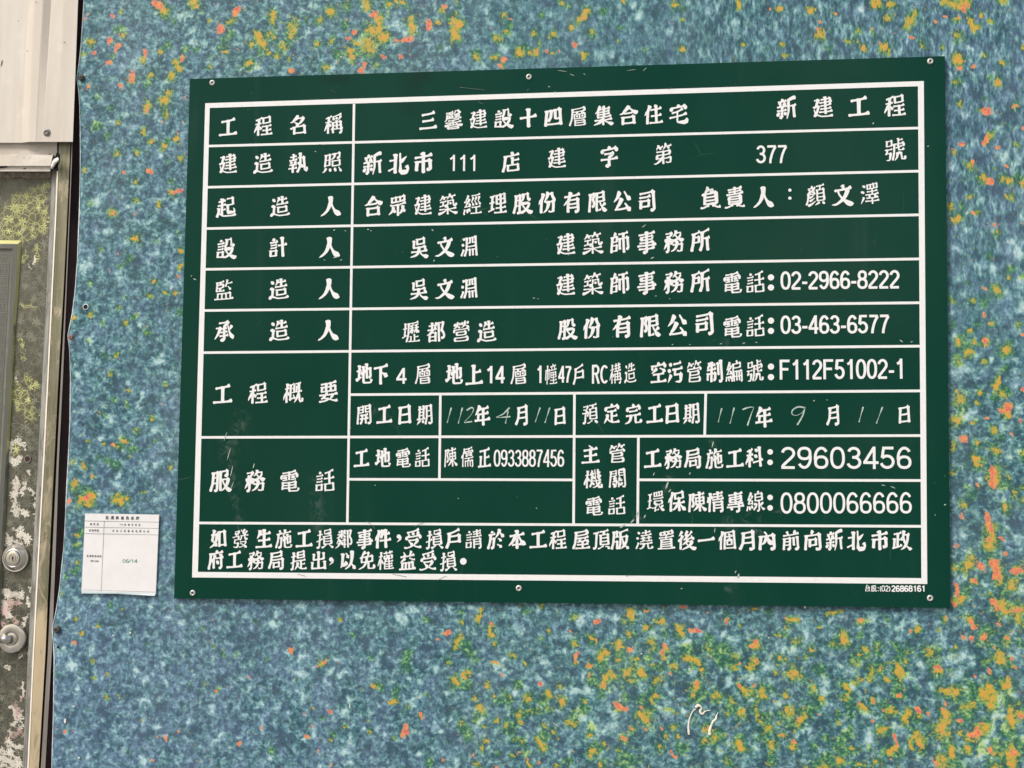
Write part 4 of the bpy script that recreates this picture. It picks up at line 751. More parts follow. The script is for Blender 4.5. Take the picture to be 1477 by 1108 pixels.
# small pale nicks torn in the print
nv = []; nf = []
def fleck(u, v, a, L, w, y):
    c = at(u, v, y); s = 0.00108
    ca_, sa_ = math.cos(a), math.sin(a); k = len(nv)
    for dx, dz in ((-L, -w * 0.3), (-L * 0.3, -w), (L * 0.6, -w * 0.7), (L, w * 0.2), (L * 0.2, w), (-L * 0.6, w * 0.6)):
        x = (dx * ca_ - dz * sa_) * s; z = (dx * sa_ + dz * ca_) * s
        nv.append((c.x + x, y, c.z + z))
    nf.append(tuple(range(k, k + 6)))
for (u, v, a, L, w) in ((93.7, 1040, 1.5, 4, 1.7), (187.5, 913, 0.8, 2.2, 1.2), (163.5, 916.5, 0.3, 1.6, 1), (504.5, 1018, 1.5, 4.5, 0.6), (1161, 876, 1.5, 2, 1.5),
                        (801, 1045, -0.6, 6, 0.35), (925, 943, 0.4, 1.6, 0.9), (1141, 1024, 0, 1, 0.9), (492, 82, 0.3, 1.3, 1), (108, 526, 1.4, 2, 0.7),
                        (113.5, 1093, -0.3, 1.6, 1.3), (106, 1019, 0.5, 2.2, 1.0), (143, 737, 0, 1.6, 0.8), (1289, 953, 0, 1.2, 0.6), (1109, 920, 0.2, 1.2, 0.8)):
    fleck(u, v, a, L, w, -0.0021)
mesh('torn_nicks', nv, nf, M_DRIB, hoard).data.update()
hoard.children[-1]['kind'] = 'stuff'

# ---------------------------------------------------------------- green construction notice board
BY = -0.0065                         # its front plane
TL, TR, BR_, BL_ = (274, 114), (1363, 81), (1371, 877), (251, 863)
sign = empty('construction_notice_board', at(811, 870, 0.0))
tag(sign, 'large green painted metal notice board filled with white ruled lines and lettering', 'notice board')
# board: subdivided front so that smudges and painted reflections can be placed, with real thickness
C4 = [at(*TL, BY), at(*TR, BY), at(*BR_, BY), at(*BL_, BY)]
nbx, nbz = 150, 105
bv = []; bf = []
for i in range(nbz + 1):
    t = i / nbz
    l = C4[0].lerp(C4[3], t); r = C4[1].lerp(C4[2], t)
    for j in range(nbx + 1):
        bv.append(l.lerp(r, j / nbx))
for i in range(nbz):
    for j in range(nbx):
        a = i * (nbx + 1) + j; bf.append((a, a + nbx + 1, a + nbx + 2, a + 1))
ring = [j for j in range(nbx + 1)] + [i * (nbx + 1) + nbx for i in range(1, nbz + 1)] + \
       [nbz * (nbx + 1) + j for j in range(nbx - 1, -1, -1)] + [i * (nbx + 1) for i in range(nbz - 1, 0, -1)]
base = len(bv)
for k in ring: bv.append(Vector(bv[k]) + Vector((0, 0.0045, 0)))
for q in range(len(ring)):
    a, b = ring[q], ring[(q + 1) % len(ring)]
    bf.append((a, b, base + (q + 1) % len(ring), base + q))
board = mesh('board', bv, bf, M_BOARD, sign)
bx = np.array([p[0] for p in bv]); bz = np.array([p[2] for p in bv])
def bw(lst):
    out = []
    for u0, v0, u1, v1, r in lst:
        a, b = at(u0, v0, BY), at(u1, v1, BY); out.append((a.x, a.z, b.x, b.z, r * 0.00108))
    return out
sm = blob_field(bx, bz, bw([(598, 108, 590, 150, 14), (585, 118, 620, 108, 8), (470, 112, 500, 112, 6), (720, 262, 730, 262, 3)]))
du = blob_field(bx, bz, bw([(325, 640, 335, 700, 9), (350, 600, 340, 640, 8), (965, 690, 962, 705, 6), (920, 745, 900, 765, 6), (1055, 755, 1070, 745, 10), (1030, 635, 1030, 650, 4),
                            (1050, 850, 1062, 832, 3), (1030, 495, 1090, 497, 4), (525, 590, 560, 600, 7), (455, 700, 460, 760, 8), (1090, 770, 1120, 740, 9), (340, 720, 350, 790, 6)]))
soft_reflect = 0.9 * blob_field(bx, bz, bw([(1180, 40, 1220, 330, 130)])) + 0.45 * blob_field(bx, bz, bw([(900, 330, 1250, 420, 90), (1150, 660, 1300, 620, 45)])) + 0.3 * blob_field(bx, bz, bw([(320, 560, 420, 720, 80)]))  # large soft reflections, put into the board colour
set_field(board, 'smudge_and_reflection', [sm, du, np.clip(soft_reflect, 0, 1) * 0.42, np.ones_like(sm)])

LY = BY - 0.0004                     # plane of the screen print
def quad_px(name, pts, mat, parent, y=LY):
    return mesh(name, [at(u, v, y) for u, v in pts], [(0, 1, 2, 3)], mat, parent)
# border: outer and inner corners
O = [(296, 149), (1332.5, 117), (1337.5, 842.5), (277, 833)]
I = [(302.5, 155.8), (1324, 124.5), (1329, 834), (285.5, 825)]
vs = [at(u, v, LY) for u, v in O + I]
mesh('border', vs, [(0, 4, 5, 1), (1, 5, 6, 2), (2, 6, 7, 3), (3, 7, 4, 0)], M_WHITE, sign)
LW = 1.85
def rule(p, q, w=LW):
    a, b = at(*p, LY), at(*q, LY)
    vs, fs = ribbon_world([(a.x, a.z), (b.x, b.z)], w * 0.00108, LY - 0.00003)
    return mesh('rule', vs, fs, M_WHITE, sign)
rule((301, 210.8), (1325, 184.8)); rule((299.5, 270.2), (1325, 247)); rule((298, 329.8), (1325.5, 310)); rule((296.5, 388.6), (1326, 373.6))
rule((294.8, 448), (1326.5, 436.8)); rule((293, 508.8), (1327, 499.4)); rule((504.5, 569.4), (1327.5, 563.9)); rule((290, 631), (1327.8, 628.4))
rule((502.5, 691.4), (827.5, 692.3)); rule((920, 692.2), (1328, 693.2)); rule((287, 754.4), (1328.5, 759.3))
def vrule(p, q):
    a, b = at(*p, LY), at(*q, LY)
    vs, fs = ribbon_world([(a.x, a.z), (b.x, b.z)], LW * 0.00108, LY - 0.00008)
    return mesh('rule', vs, fs, M_WHITE, sign)
vrule((510.7, 150), (501, 754.5)); vrule((635.2, 569), (633.8, 691.5)); vrule((828.6, 567), (827.3, 757)); vrule((1018, 566), (1016.4, 628.5)); vrule((920.8, 630), (919.8, 757.5))

# ---- lettering
HAN = {}
for part in GLYPHS.split(';'):
    HAN[part[0]] = [[(int(s[i:i + 2]) / 100, int(s[i + 2:i + 4]) / 100) for i in range(0, len(s), 4)] for s in part[1:].split(',')]

def stroke_type(q):
    dx=q[-1][0]-q[0][0];dy=q[-1][1]-q[0][1];L=math.hypot(dx,dy)
    a=math.degrees(math.atan2(dy,dx))
    if L<0.16: return 'dot'
    if -22<=a<=22: return 'h'
    if a>22: return 'rise'
    if -112<=a<=-72: return 'v'
    if a<-112 : return 'pie'
    return 'na'
def resample(q,n):
    d=[0]
    for i in range(len(q)-1): d.append(d[-1]+math.dist(q[i],q[i+1]))
    L=d[-1];r=[];k=0
    for j in range(n+1):
        t=L*j/n
        while k<len(q)-2 and d[k+1]<t: k+=1
        f=(t-d[k])/(d[k+1]-d[k]+1e-9)
        r.append((q[k][0]+(q[k+1][0]-q[k][0])*f,q[k][1]+(q[k+1][1]-q[k][1])*f))
    return r,L
def prof(tp,t,rnd):
    # half-width multipliers (left side, right side of travel)
    if tp=='h':
        l=0.62+0.25*math.exp(-(t/.10)**2)+1.0*math.exp(-((t-.90)/.09)**2)
        r=0.62+0.60*math.exp(-(t/.12)**2)+0.25*math.exp(-((t-.93)/.08)**2)
    elif tp=='v':
        l=0.85+0.35*math.exp(-((t-.05)/.09)**2)-0.1*t
        r=0.85+0.75*math.exp(-((t-.06)/.08)**2)-0.1*t
        l+=.25*math.exp(-((t-.9)/.09)**2)
    elif tp=='pie':
        w=1.25-0.95*t**1.5; l=w*0.9;r=w+0.4*math.exp(-((t-.05)/.1)**2)
    elif tp=='na':
        w=0.55+0.9*math.exp(-((t-.80)/.20)**2); l=w*.8;r=w*1.05
        if t>.88: l*=.8
    elif tp=='rise':
        w=1.35-1.05*t; l=w;r=w
    else:
        w=0.75+0.55*math.sin(math.pi*min(1,t*1.0))+.1; l=w;r=w
    return l,r
def glyph(strokes,seed=0,weight=1.0):
    """list of ribbons; each = list of (lx,ly,rx,ry) in em"""
    n=len(strokes)
    hw=max(0.048,0.094-0.0025*n)*weight
    out=[]
    for q in strokes:
        tp=stroke_type(q)
        m=10 if tp!='dot' else 6
        p,L=resample(q,m)
        ext=hw*0.55
        # tilt + slight bow
        def T(x,y,t):
            b=0
            if tp=='h': b=-0.012*math.sin(math.pi*t)*min(1,L/.5)+.0
            return (.5+(x-.5)*(1.02-.22*y), y+(.06+.12*y)*(x-.5)+b)
        p=[T(x,y,i/m) for i,(x,y) in enumerate(p)]
        # extend the ends
        def un(a,b):
            d=math.dist(a,b)+1e-9; return ((b[0]-a[0])/d,(b[1]-a[1])/d)
        u0=un(p[1],p[0]);u1=un(p[-2],p[-1])
        e1=ext*(1.6 if tp in('pie','na','rise') else .8)
        p=[(p[0][0]+u0[0]*ext,p[0][1]+u0[1]*ext)]+p+[(p[-1][0]+u1[0]*e1,p[-1][1]+u1[1]*e1)]
        K=len(p);rib=[]
        for i in range(K):
            a=p[max(0,i-1)];b=p[min(K-1,i+1)];u=un(a,b);nx,ny=-u[1],u[0]
            t=i/(K-1); l,r=prof(tp,t,seed)
            cap=1.0
            if i==0: cap=.45
            if i==K-1: cap=.25 if tp in('pie','rise','na') else .4
            if tp=='dot': cap=1 if 0<i<K-1 else .3
            k=hw*(1 if L>.3 else .88)*{'h':.86,'v':1.12,'dot':.95}.get(tp,1.05)
            rib.append((p[i][0]+nx*l*k*cap,p[i][1]+ny*l*k*cap,p[i][0]-nx*r*k*cap,p[i][1]-ny*r*k*cap))
        out.append(rib)
    return out

def arc(cx, cy, rx, ry, a0, a1, n=14):
    return [(cx + rx * math.cos(math.radians(a0 + (a1 - a0) * i / n)), cy + ry * math.sin(math.radians(a0 + (a1 - a0) * i / n))) for i in range(n + 1)]
def sarc(cx, cy, rx, ry, n=28, e=0.86):
    out = []
    for i in range(n):
        a = 2 * math.pi * i / n; c, s = math.cos(a), math.sin(a)
        out.append((cx + rx * math.copysign(abs(c) ** e, c), cy + ry * math.copysign(abs(s) ** e, s)))
    return out
LATIN = {   # char: (advance, [(closed, path), ...]) in cap heights
 '0': (.62, [(1, sarc(.31, .5, .225, .435))]),
 '1': (.62, [(0, [(.37, 0), (.37, 1.0)]), (0, [(.37, .93), (.30, .84), (.22, .78), (.14, .745)])]),
 '2': (.62, [(0, arc(.31, .705, .215, .225, 172, -30) + [(.40, .47), (.25, .31), (.12, .16), (.085, .065)]), (0, [(.05, .062), (.555, .062)])]),
 '3': (.62, [(0, arc(.30, .725, .195, .205, 165, -88)), (0, [(.24, .52), (.31, .52)]), (0, arc(.30, .292, .225, .23, 88, -168))]),
 '4': (.62, [(0, [(.44, 1.0), (.44, 0)]), (0, [(.42, .94), (.075, .29)]), (0, [(.03, .285), (.60, .285)])]),
 '5': (.62, [(0, [(.54, .935), (.175, .935), (.115, .50)]), (0, [(.115, .50)] + arc(.30, .325, .228, .26, 132, -165))]),
 '6': (.62, [(1, sarc(.315, .305, .215, .24)), (0, arc(.325, .50, .235, .435, 38, 195))]),
 '7': (.62, [(0, [(.06, .935), (.555, .935)]), (0, [(.545, .92), (.42, .72), (.32, .48), (.25, .22), (.225, 0)])]),
 '8': (.62, [(1, sarc(.31, .735, .19, .20)), (1, sarc(.31, .292, .228, .232))]),
 '9': (.62, [(1, sarc(.305, .695, .215, .24)), (0, arc(.295, .50, .235, .435, 218, 375))]),
 '-': (.38, [(0, [(.04, .36), (.34, .36)])]),
 'F': (.68, [(0, [(.12, 0), (.12, 1.0)]), (0, [(.12, .94), (.62, .94)]), (0, [(.12, .52), (.55, .52)])]),
 'R': (.78, [(0, [(.12, 0), (.12, 1.0)]), (0, [(.12, .94), (.42, .94)] + arc(.42, .735, .20, .205, 90, -90) + [(.12, .53)]), (0, [(.40, .52), (.66, 0)])]),
 'C': (.80, [(0, arc(.42, .5, .31, .435, 48, 312, 22))]),
 'Q': (.84, [(1, sarc(.42, .5, .31, .435)), (0, [(.46, .25), (.72, .02)])]),
 'o': (.60, [(1, sarc(.30, .36, .20, .29))]), 'd': (.60, [(1, sarc(.29, .36, .19, .29)), (0, [(.49, 0), (.49, 1)])]),
 'e': (.60, [(0, [(.11, .37), (.48, .37)] + arc(.30, .36, .19, .29, 5, 315))]),
 '(': (.36, [(0, arc(.62, .42, .46, .60, 135, 225))]),
 ')': (.36, [(0, arc(-.26, .42, .46, .60, 45, -45))]),
 '/': (.34, [(0, [(.0, 0), (.33, 1.0)])]),
 ':': (.30, []), ' ': (.3, []),
}
class Text:
    """collects the print of one phrase in board coordinates, stroke over stroke a hair apart"""
    def __init__(self, y=None):
        self.g = []; self.v = []; self.f = []; self.y = LY if y is None else y; self.k = 0
    def cut(self, name):
        if self.v: self.g.append((name, self.v, self.f))
        self.v = []; self.f = []
    def add(self, vs, fs):
        o = len(self.v); dy = -0.00002 * (1 + self.k % 28); self.k += 1
        self.v += [(x, self.y + dy, z) for x, _, z in vs]
        self.f += [tuple(i + o for i in f) for f in fs]
    def han(self, ch, u, v, size, sx=1.0, weight=1.0):
        c = at(u, v, self.y); s = size * 0.001085
        rg = random.Random(ord(ch) * 7 + int(u))
        for rib in glyph(HAN[ch], 0, weight * (0.96 + 0.08 * rg.random())):
            vs = []; fs = []
            for (lx, ly, rx_, ry_) in rib:
                vs.append((c.x + (lx - .5) * s * sx, 0, c.z + (ly - .48) * s)); vs.append((c.x + (rx_ - .5) * s * sx, 0, c.z + (ry_ - .48) * s))
            for i in range(len(rib) - 1): fs.append((2 * i, 2 * i + 1, 2 * i + 3, 2 * i + 2))
            self.add(vs, fs)
        self.cut('character')
        return self
    def disc(self, u, v, r, n=20, ry=None):
        c = at(u, v, self.y); r *= 0.00108; ry = (ry or 0) * 0.00108 or r
        self.add([(c.x + r * math.cos(2 * math.pi * i / n), 0, c.z + ry * math.sin(2 * math.pi * i / n)) for i in range(n)], [tuple(range(n))[::-1]])
        self.cut('punctuation')
        return self
    def latin(self, txt, u0, u1, v, capx, stroke, slope=0.0):
        """txt spans pixels u0..u1, centred on v, cap height capx px, stroke width px"""
        adv = sum(LATIN[c][0] for c in txt)
        a = at(u0, v - slope * (u1 - u0) / 2 * -1 if slope else v, self.y); b = at(u1, v, self.y)
        a = at(u0, v + slope * (u1 - u0) / 2, self.y); b = at(u1, v - slope * (u1 - u0) / 2, self.y)
        H = capx * 0.001085; kx = (b.x - a.x) / adv; hw = stroke * 0.00108 / 2
        x = a.x; tot = b.x - a.x
        for c in txt:
            w, paths = LATIN[c]
            z0 = a.z + (b.z - a.z) * ((x - a.x) / tot) - H / 2
            for closed, p in paths:
                pts = [(x + q[0] * kx, z0 + q[1] * H) for q in p]
                self.add(*ribbon_world(pts, hw, 0, bool(closed)))
            if c == ':':
                for zz_ in (.12, .62):
                    n = 14; cx_ = x + .15 * kx
                    self.add([(cx_ + hw * 1.2 * math.cos(6.2832 * i / n), 0, z0 + zz_ * H + hw * 1.2 * math.sin(6.2832 * i / n)) for i in range(n)], [tuple(range(n))[::-1]])
            x += w * kx
            self.cut('numeral' if c.isdigit() else 'letter' if c.isalpha() else 'punctuation')
        return self
    def put(self, parent, mat, label=None, name='lettering'):
        self.cut('handwriting' if name == 'handwriting' else 'punctuation')
        if parent is not sign:          # tiny print on the paper: one piece of print per phrase
            V = []; F = []
            for _, v, f in self.g:
                k = len(V); V += v; F += [tuple(i + k for i in q) for q in f]
            o = mesh('small_print', V, F, mat, parent); o['kind'] = 'stuff'
        else:
            for nm, v, f in self.g: o = mesh(nm, v, f, mat, parent)
        return o
def row(chars, u0, v0, u1, v1, size, sx=1.0, T=None, weight=1.0):
    T = T or Text(); n = len(chars)
    for i, ch in enumerate(chars):
        t = i / max(1, n - 1)
        if ch != ' ': T.han(ch, u0 + (u1 - u0) * t, v0 + (v1 - v0) * t, size, sx, weight)
    return T
def spots(pairs, size, sx=1.0, T=None, weight=1.0):
    T = T or Text()
    for ch, u, v in pairs: T.han(ch, u, v, size, sx, weight)
    return T
S, W_ = sign, M_WHITE
# row 1
row('工程名稱', 329.3, 183.4, 481.5, 179, 31.5).put(S, W_)
row('三馨建設十四層集合住宅', 618, 174, 978.6, 164.2, 31, .98).put(S, W_)
row('新建工程', 1135, 156, 1291, 152.6, 33).put(S, W_)
# row 2
row('建造執照', 329, 236.4, 480, 234.3, 32.5).put(S, W_)
row('新北市', 538, 236.4, 611, 235, 34).put(S, W_)
Text().latin('111', 646, 690, 235.3, 24, 2.9).put(S, W_)
spots([('店', 738, 234), ('建', 803.3, 228.3), ('字', 879, 225.6), ('第', 957, 222.6)], 32.5, .95).put(S, W_)
Text().latin('377', 1090, 1136, 222.6, 26, 3.3, 0.01).put(S, W_)
spots([('號', 1290.8, 216)], 35, .95).put(S, W_)
# row 3
spots([('起', 326.3, 299), ('造', 403.8, 297.8), ('人', 477.6, 297.3)], 32.5).put(S, W_)
row('合眾建築經理股份有限公司', 538.5, 297.3, 933.3, 289.8, 33, .92).put(S, W_)
T = spots([('負', 1025, 285.6), ('責', 1060, 284.6), ('人', 1101.5, 284.2)], 33, .92); T.disc(1139.3, 274.5, 2.3).disc(1139.3, 286, 2.3)
T.put(S, W_)
spots([('顏', 1177, 281.6), ('文', 1216, 281.6), ('澤', 1254.8, 279.8)], 33, .92).put(S, W_)
# row 4
spots([('設', 326, 358.6), ('計', 401.6, 356.8), ('人', 475.8, 356.6)], 33).put(S, W_)
spots([('吳', 605, 357), ('文', 642, 356), ('淵', 677, 355.8)], 32, .9).put(S, W_)
row('建築師事務所', 816.3, 352.4, 1011, 347.2, 34, .93).put(S, W_)
# row 5
spots([('監', 323.6, 418.4), ('造', 402, 417), ('人', 475, 416.4)], 33).put(S, W_)
spots([('吳', 604.5, 417.2), ('文', 642, 416.8), ('淵', 676.5, 416.2)], 32, .9).put(S, W_)
row('建築師事務所', 816, 411, 1011, 405.8, 34, .93).put(S, W_)
T = spots([('電', 1056, 408), ('話', 1090, 407.6)], 33, .92); T.disc(1112, 400.2, 4.4).disc(1112, 414.8, 4.4).put(S, W_)
Text().latin('02-2966-8222', 1125.5, 1298, 403.8, 26, 3.6, 0.012).put(S, W_)
# row 6
spots([('承', 323.4, 477.2), ('造', 402.7, 476.6), ('人', 474, 476.3)], 33).put(S, W_)
row('壢都營造', 592.8, 479, 701.8, 478, 33, .92).put(S, W_)
T = spots([('股', 818.5, 474.6), ('份', 854, 473.6)], 32, .92)
spots([('有', 897.6, 470.8), ('限', 937.6, 470.3), ('公', 976.8, 469.5), ('司', 1016, 466.8)], 34.5, .95, T).put(S, W_)
T = spots([('電', 1056, 471.8), ('話', 1090, 471)], 33, .92); T.disc(1112, 462.6, 4.4).disc(1112, 477.4, 4.4).put(S, W_)
Text().latin('03-463-6577', 1125.5, 1283.5, 468, 26, 3.6, 0.008).put(S, W_)
# row 7
row('工程概要', 321.5, 568.6, 474, 565.2, 33).put(S, W_)
T = spots([('地', 525.2, 539.5), ('下', 549.5, 540.5)], 32, .86); T.latin('4', 571, 587, 542.3, 23, 3.4)
spots([('層', 611, 539.5)], 32, .86, T).put(S, W_)
T = spots([('地', 655, 539.8), ('上', 684.3, 540.5)], 33, .86); T.latin('14', 700, 728.5, 540.5, 25, 3.6)
spots([('層', 749, 539.6)], 32, .86, T).put(S, W_)
T = Text().latin('1', 773, 784, 540, 25, 3.0); T.han('幢', 794.8, 540, 32, .62, .85); T.latin('47', 805, 824.5, 540, 24, 2.9); T.han('戶', 835.5, 541, 31, .66, .85)
T.latin('RC', 853.5, 878, 540, 27, 3.0); T.han('構', 888, 539, 32, .60, .85); T.han('造', 908.8, 538, 31, .60, .85); T.put(S, W_)
T = spots([('空', 950, 537.2), ('污', 974, 537), ('管', 1001.5, 536.6), ('制', 1030.8, 536), ('編', 1059, 535.6), ('號', 1088.5, 535)], 33, .80)
T.disc(1112, 529, 4.4).disc(1112, 544, 4.4).put(S, W_)
Text().latin('F112F51002-1', 1123.5, 1306, 532.6, 28, 3.6, 0.008).put(S, W_)
# row 8
row('開工日期', 525.5, 598, 613, 598, 31, .84).put(S, W_)
spots([('年', 696, 599.6)], 32, .82).put(S, W_); spots([('月', 753.6, 598.6)], 31, .75).put(S, W_); spots([('日', 807.7, 600)], 28, .78).put(S, W_)
spots([('預', 851, 597), ('定', 882.6, 596.5), ('完', 913.8, 597), ('工', 944.5, 597), ('日', 969.6, 596.5), ('期', 997.6, 596.3)], 31, .84).put(S, W_)
spots([('年', 1102, 602)], 32, .86).put(S, W_); spots([('月', 1202.6, 598.8)], 30, .75).put(S, W_); spots([('日', 1304.4, 597.8)], 27, .8).put(S, W_)
# hand-written figures
def hand(paths, label=None):
    T = Text()
    for p in paths:
        P = px_path(p, LY, 5)
        n = len(P); T.add(*ribbon_world([(q.x, q.z) for q in P], [0.00100 * (0.75 + 0.45 * math.sin(1 + 7 * i / n)) for i in range(n)], 0)); T.cut('handwriting')
    o = T.put(S, M_HAND, None, 'handwriting')
hand([[(651, 588), (645, 610)], [(667, 588), (661, 611)], [(673, 592), (680, 588), (683, 591), (679, 599), (670, 609), (675, 609), (681, 608)]])
hand([[(735, 588), (726, 597), (716, 602), (725, 602), (736, 601)], [(733, 593), (729, 611)]])
hand([[(779, 588), (772, 609)], [(793, 588), (786, 610)]])
hand([[(1041, 589), (1036, 609)], [(1059, 588), (1053, 611)], [(1071, 591), (1079, 588), (1087, 588), (1084, 596), (1078, 614)]])
hand([[(1160, 588), (1151, 587), (1143, 592), (1143, 598), (1150, 599), (1158, 594), (1161, 587), (1158, 599), (1150, 613)]])
hand([[(1245, 587), (1239, 609)], [(1273, 587), (1264, 611)]])
# row 9 and 10
spots([('服', 317.8, 693.4), ('務', 368, 693.4), ('電', 417.4, 694), ('話', 469.4, 694)], 34).put(S, W_)
spots([('工', 521.7, 661), ('地', 552.2, 660.6), ('電', 581.2, 660.6), ('話', 609.6, 660.6)], 30, .86).put(S, W_)
T = spots([('陳', 650, 659.6), ('儒', 674.3, 659.6), ('正', 699, 660.4)], 31, .68, None, .9); T.latin('0933887456', 712, 814, 661, 25, 2.6); T.put(S, W_)
spots([('主', 852, 655), ('管', 890.4, 654.3), ('機', 855.6, 691), ('關', 891, 690), ('電', 856.4, 730), ('話', 890, 729.4)], 29).put(S, W_)
T = spots([('工', 941.6, 661.6), ('務', 971, 661.2), ('局', 999.8, 661), ('施', 1030.4, 661.2), ('工', 1060.3, 661.2), ('科', 1088.4, 659.8)], 30.5, .9)
T.disc(1110.8, 652, 3.9).disc(1110.8, 667, 3.9).put(S, W_)
Text().latin('29603456', 1125, 1316, 660.4, 31, 3.8).put(S, W_)
T = spots([('環', 945.8, 723.4), ('保', 976, 723.4), ('陳', 1005.4, 724), ('情', 1032.4, 724), ('專', 1061.2, 724), ('線', 1089.8, 723.2)], 31, .9)
T.disc(1110.8, 717.6, 3.9).disc(1110.8, 732.6, 3.9).put(S, W_)
Text().latin('0800066666', 1125, 1316, 725.4, 30, 3.4, 0.002).put(S, W_)
# closing paragraph
L1 = [('如', 315), ('發', 347.3), ('生', 381), ('施', 409.5), ('工', 439), ('損', 468.6), ('鄰', 497), ('事', 526.3), ('件', 552.8)]
L2 = [('受', 596.4), ('損', 626.7), ('戶', 655.2), ('請', 683.6), ('於', 715.8), ('本', 746), ('工', 776.5), ('程', 805), ('屋', 838.8), ('頂', 867.2), ('版', 894.6),
      ('澆', 929), ('置', 961.4), ('後', 990), ('一', 1019), ('個', 1048.7), ('月', 1079), ('內', 1106.6), ('前', 1141), ('向', 1172.5), ('新', 1204), ('北', 1234.7), ('市', 1269), ('政', 1300.6)]
def comma(T, u, v):
    T.disc(u, v - 2, 3.1)
    a = [at(u + 2.6, v - 2, T.y), at(u + 2.0, v + 2, T.y), at(u - 2.5, v + 6, T.y)]
    T.add(*ribbon_world([(p.x, p.z) for p in a], [0.0018, 0.0014, 0.0003], 0))
T = Text()
for ch, u in L1: T.han(ch, u, 776.8 + (u - 315) * .0022, 29.5, .95)
comma(T, 575.3, 776)
for ch, u in L2: T.han(ch, u, 776.8 + (u - 315) * .0030, 29.5, .95)
T.put(S, W_)
T = spots([('府', 312, 807), ('工', 338.6, 807.4), ('務', 369, 808), ('局', 399, 808), ('提', 430.7, 808.4), ('出', 459.8, 808.4)], 29.5, .92); comma(T, 477.7, 809)
spots([('以', 501.6, 808), ('免', 529.2, 808.2), ('權', 556.6, 808.6), ('益', 588, 809), ('受', 618, 809), ('損', 646.8, 809.4)], 29.5, .92, T).disc(668.3, 809.8, 4.8).put(S, W_)
T = spots([('台', 1251.3, 848.6), ('股', 1260.3, 848.6)], 9.5, .9, None, .9); T.latin(':(02)', 1265.5, 1285, 848.8, 8.2, 1.2); T.latin('26868161', 1285.6, 1335, 849, 8.2, 1.7)
T.put(S, W_)

# rivets holding the board
for (u, v) in ((306.3, 119.5), (763, 111), (1341.8, 88.5), (278, 855.3), (748.3, 848.5), (1341.5, 862.8)):
    p = at(u, v, BY)
    rv = lathe('rivet', [(0.0047, 0.0), (0.0046, 0.0008), (0.0040, 0.0016), (0.0028, 0.0019), (0.0022, 0.0016), (0.0020, 0.0004), (0.0019, -0.0005)], p, M_RIVET, sign, 28)
    lathe('rivet_hole', [(0.00195, -0.0002), (0.0010, 0.0001), (0, 0.0002)], p + Vector((0, -0.0002, 0)), M_DARKMETAL, rv, 20)
    sign_child = rv

# paint chips
nv = []; nf = []
for (u, v, a, L, w) in ((281, 403, -0.4, 3, .8), (276, 398, 0.6, 1.5, .6), (482, 332, 0.2, 1.6, .8), (498, 333, -0.4, 1.8, .5), (531, 331, -.3, 2, .8), (535, 333, .4, 1, .7), (624, 332, -0.8, 2, .9), (667, 345, .1, 1.3, .6),
                        (484, 371, 0.2, 4, 1.1), (492, 375, 0.3, 1.8, .7), (468, 375, 0, 1.3, .6), (929, 326, .6, 4, .6), (941, 372, .4, 3, .8), (865, 381, .2, 1.2, .7), (820, 368, 0, 1, .5), (626, 376, 1, 1.8, .8),
                        (811, 102.5, -0.2, 8, .35), (825, 108, -0.4, 4, .5), (843, 107, -0.6, 2, .4), (930, 100, .8, 4, .4), (792, 125, .3, 1.6, .8), (800, 133, 0, 1.4, .7), (911, 101, .1, 8, .3),
                        (455, 218.5, .2, 1.3, .8), (1259.5, 178, .9, 1.6, .9), (1338.7, 211, 0, 1.2, .8), (1363, 728, 0, 1.6, .9), (1349, 743, 0, 1, .7), (1300, 492, -.7, 3, .8), (1315, 493, .4, 2, .6), (970, 497, .2, 1.2, .7),
                        (995, 497, 0, 1.3, .5), (1040, 496, 0, 2, .6), (1073, 495, .2, 2.4, .6), (1091, 494, -.3, 2, .5), (770, 430, .1, 1.8, .7), (776, 431, 0, 1.1, .6), (1174, 578, 0, 1.6, .9), (1193, 577, .1, 1, .6),
                        (946, 427, .1, 1.4, .6), (966, 431, 0, 1.6, .5), (1065, 831, 1.3, 4, 1.3), (1061, 825, 1.0, 2.0, .8), (983, 849, 0, 1.3, .8), (661, 719, 0, 1, .8), (541, 700, 0, 1.1, .6), (774, 733, .2, 1.3, .5),
                        (1028, 641, 1.3, 5, .9), (962, 700, 1.2, 6, 1.4), (966, 708, .8, 3, .9), (943, 684, 1.2, 3, .7), (919, 742, 1.2, 5, 1.3), (912, 752, .8, 4, 1.1), (898, 759, .5, 5, 1.2), (930, 745, 1.1, 3, 1.0),
                        (1274, 700, -.2, 3, .6), (1288, 703, -.4, 4, .6), (995, 683, 1, 2, .8), (1031, 765, 1.4, 4, .6), (505, 618, 1.1, 2, .5), (325, 630, 1.25, 8, .5), (330, 655, 1.3, 10, .6), (334, 680, 1.35, 9, .6), (366, 672, 1.3, 4, .8), (335, 700, 1.2, 6, .5)):
    fleck(u, v, a, L, w, LY - 0.0007)
chips = mesh('paint_chips', nv, nf, M_FLECK, sign); chips['kind'] = 'stuff'
# grey hairs and scuffs across the lines
for pts in ([(690, 147), (693, 148.5), (697, 150)], [(460, 208), (470, 209.5)], [(760, 131), (764, 128)], [(529, 752), (536, 757), (541, 763)], [(598, 760), (603, 757), (611, 754)], [(632, 837), (638, 833), (644, 831)],
            [(903, 832), (908, 829)], [(566, 828), (586, 832)], [(429, 828), (440, 831)], [(663, 126), (700, 130)], [(965, 129), (968, 126)], [(478, 130), (484, 134)]):
    P = px_path(pts, LY - 0.0008, 4)
    tube('scuff_mark', P, 0.00032, M_GRIME, sign, 5, 0.4)

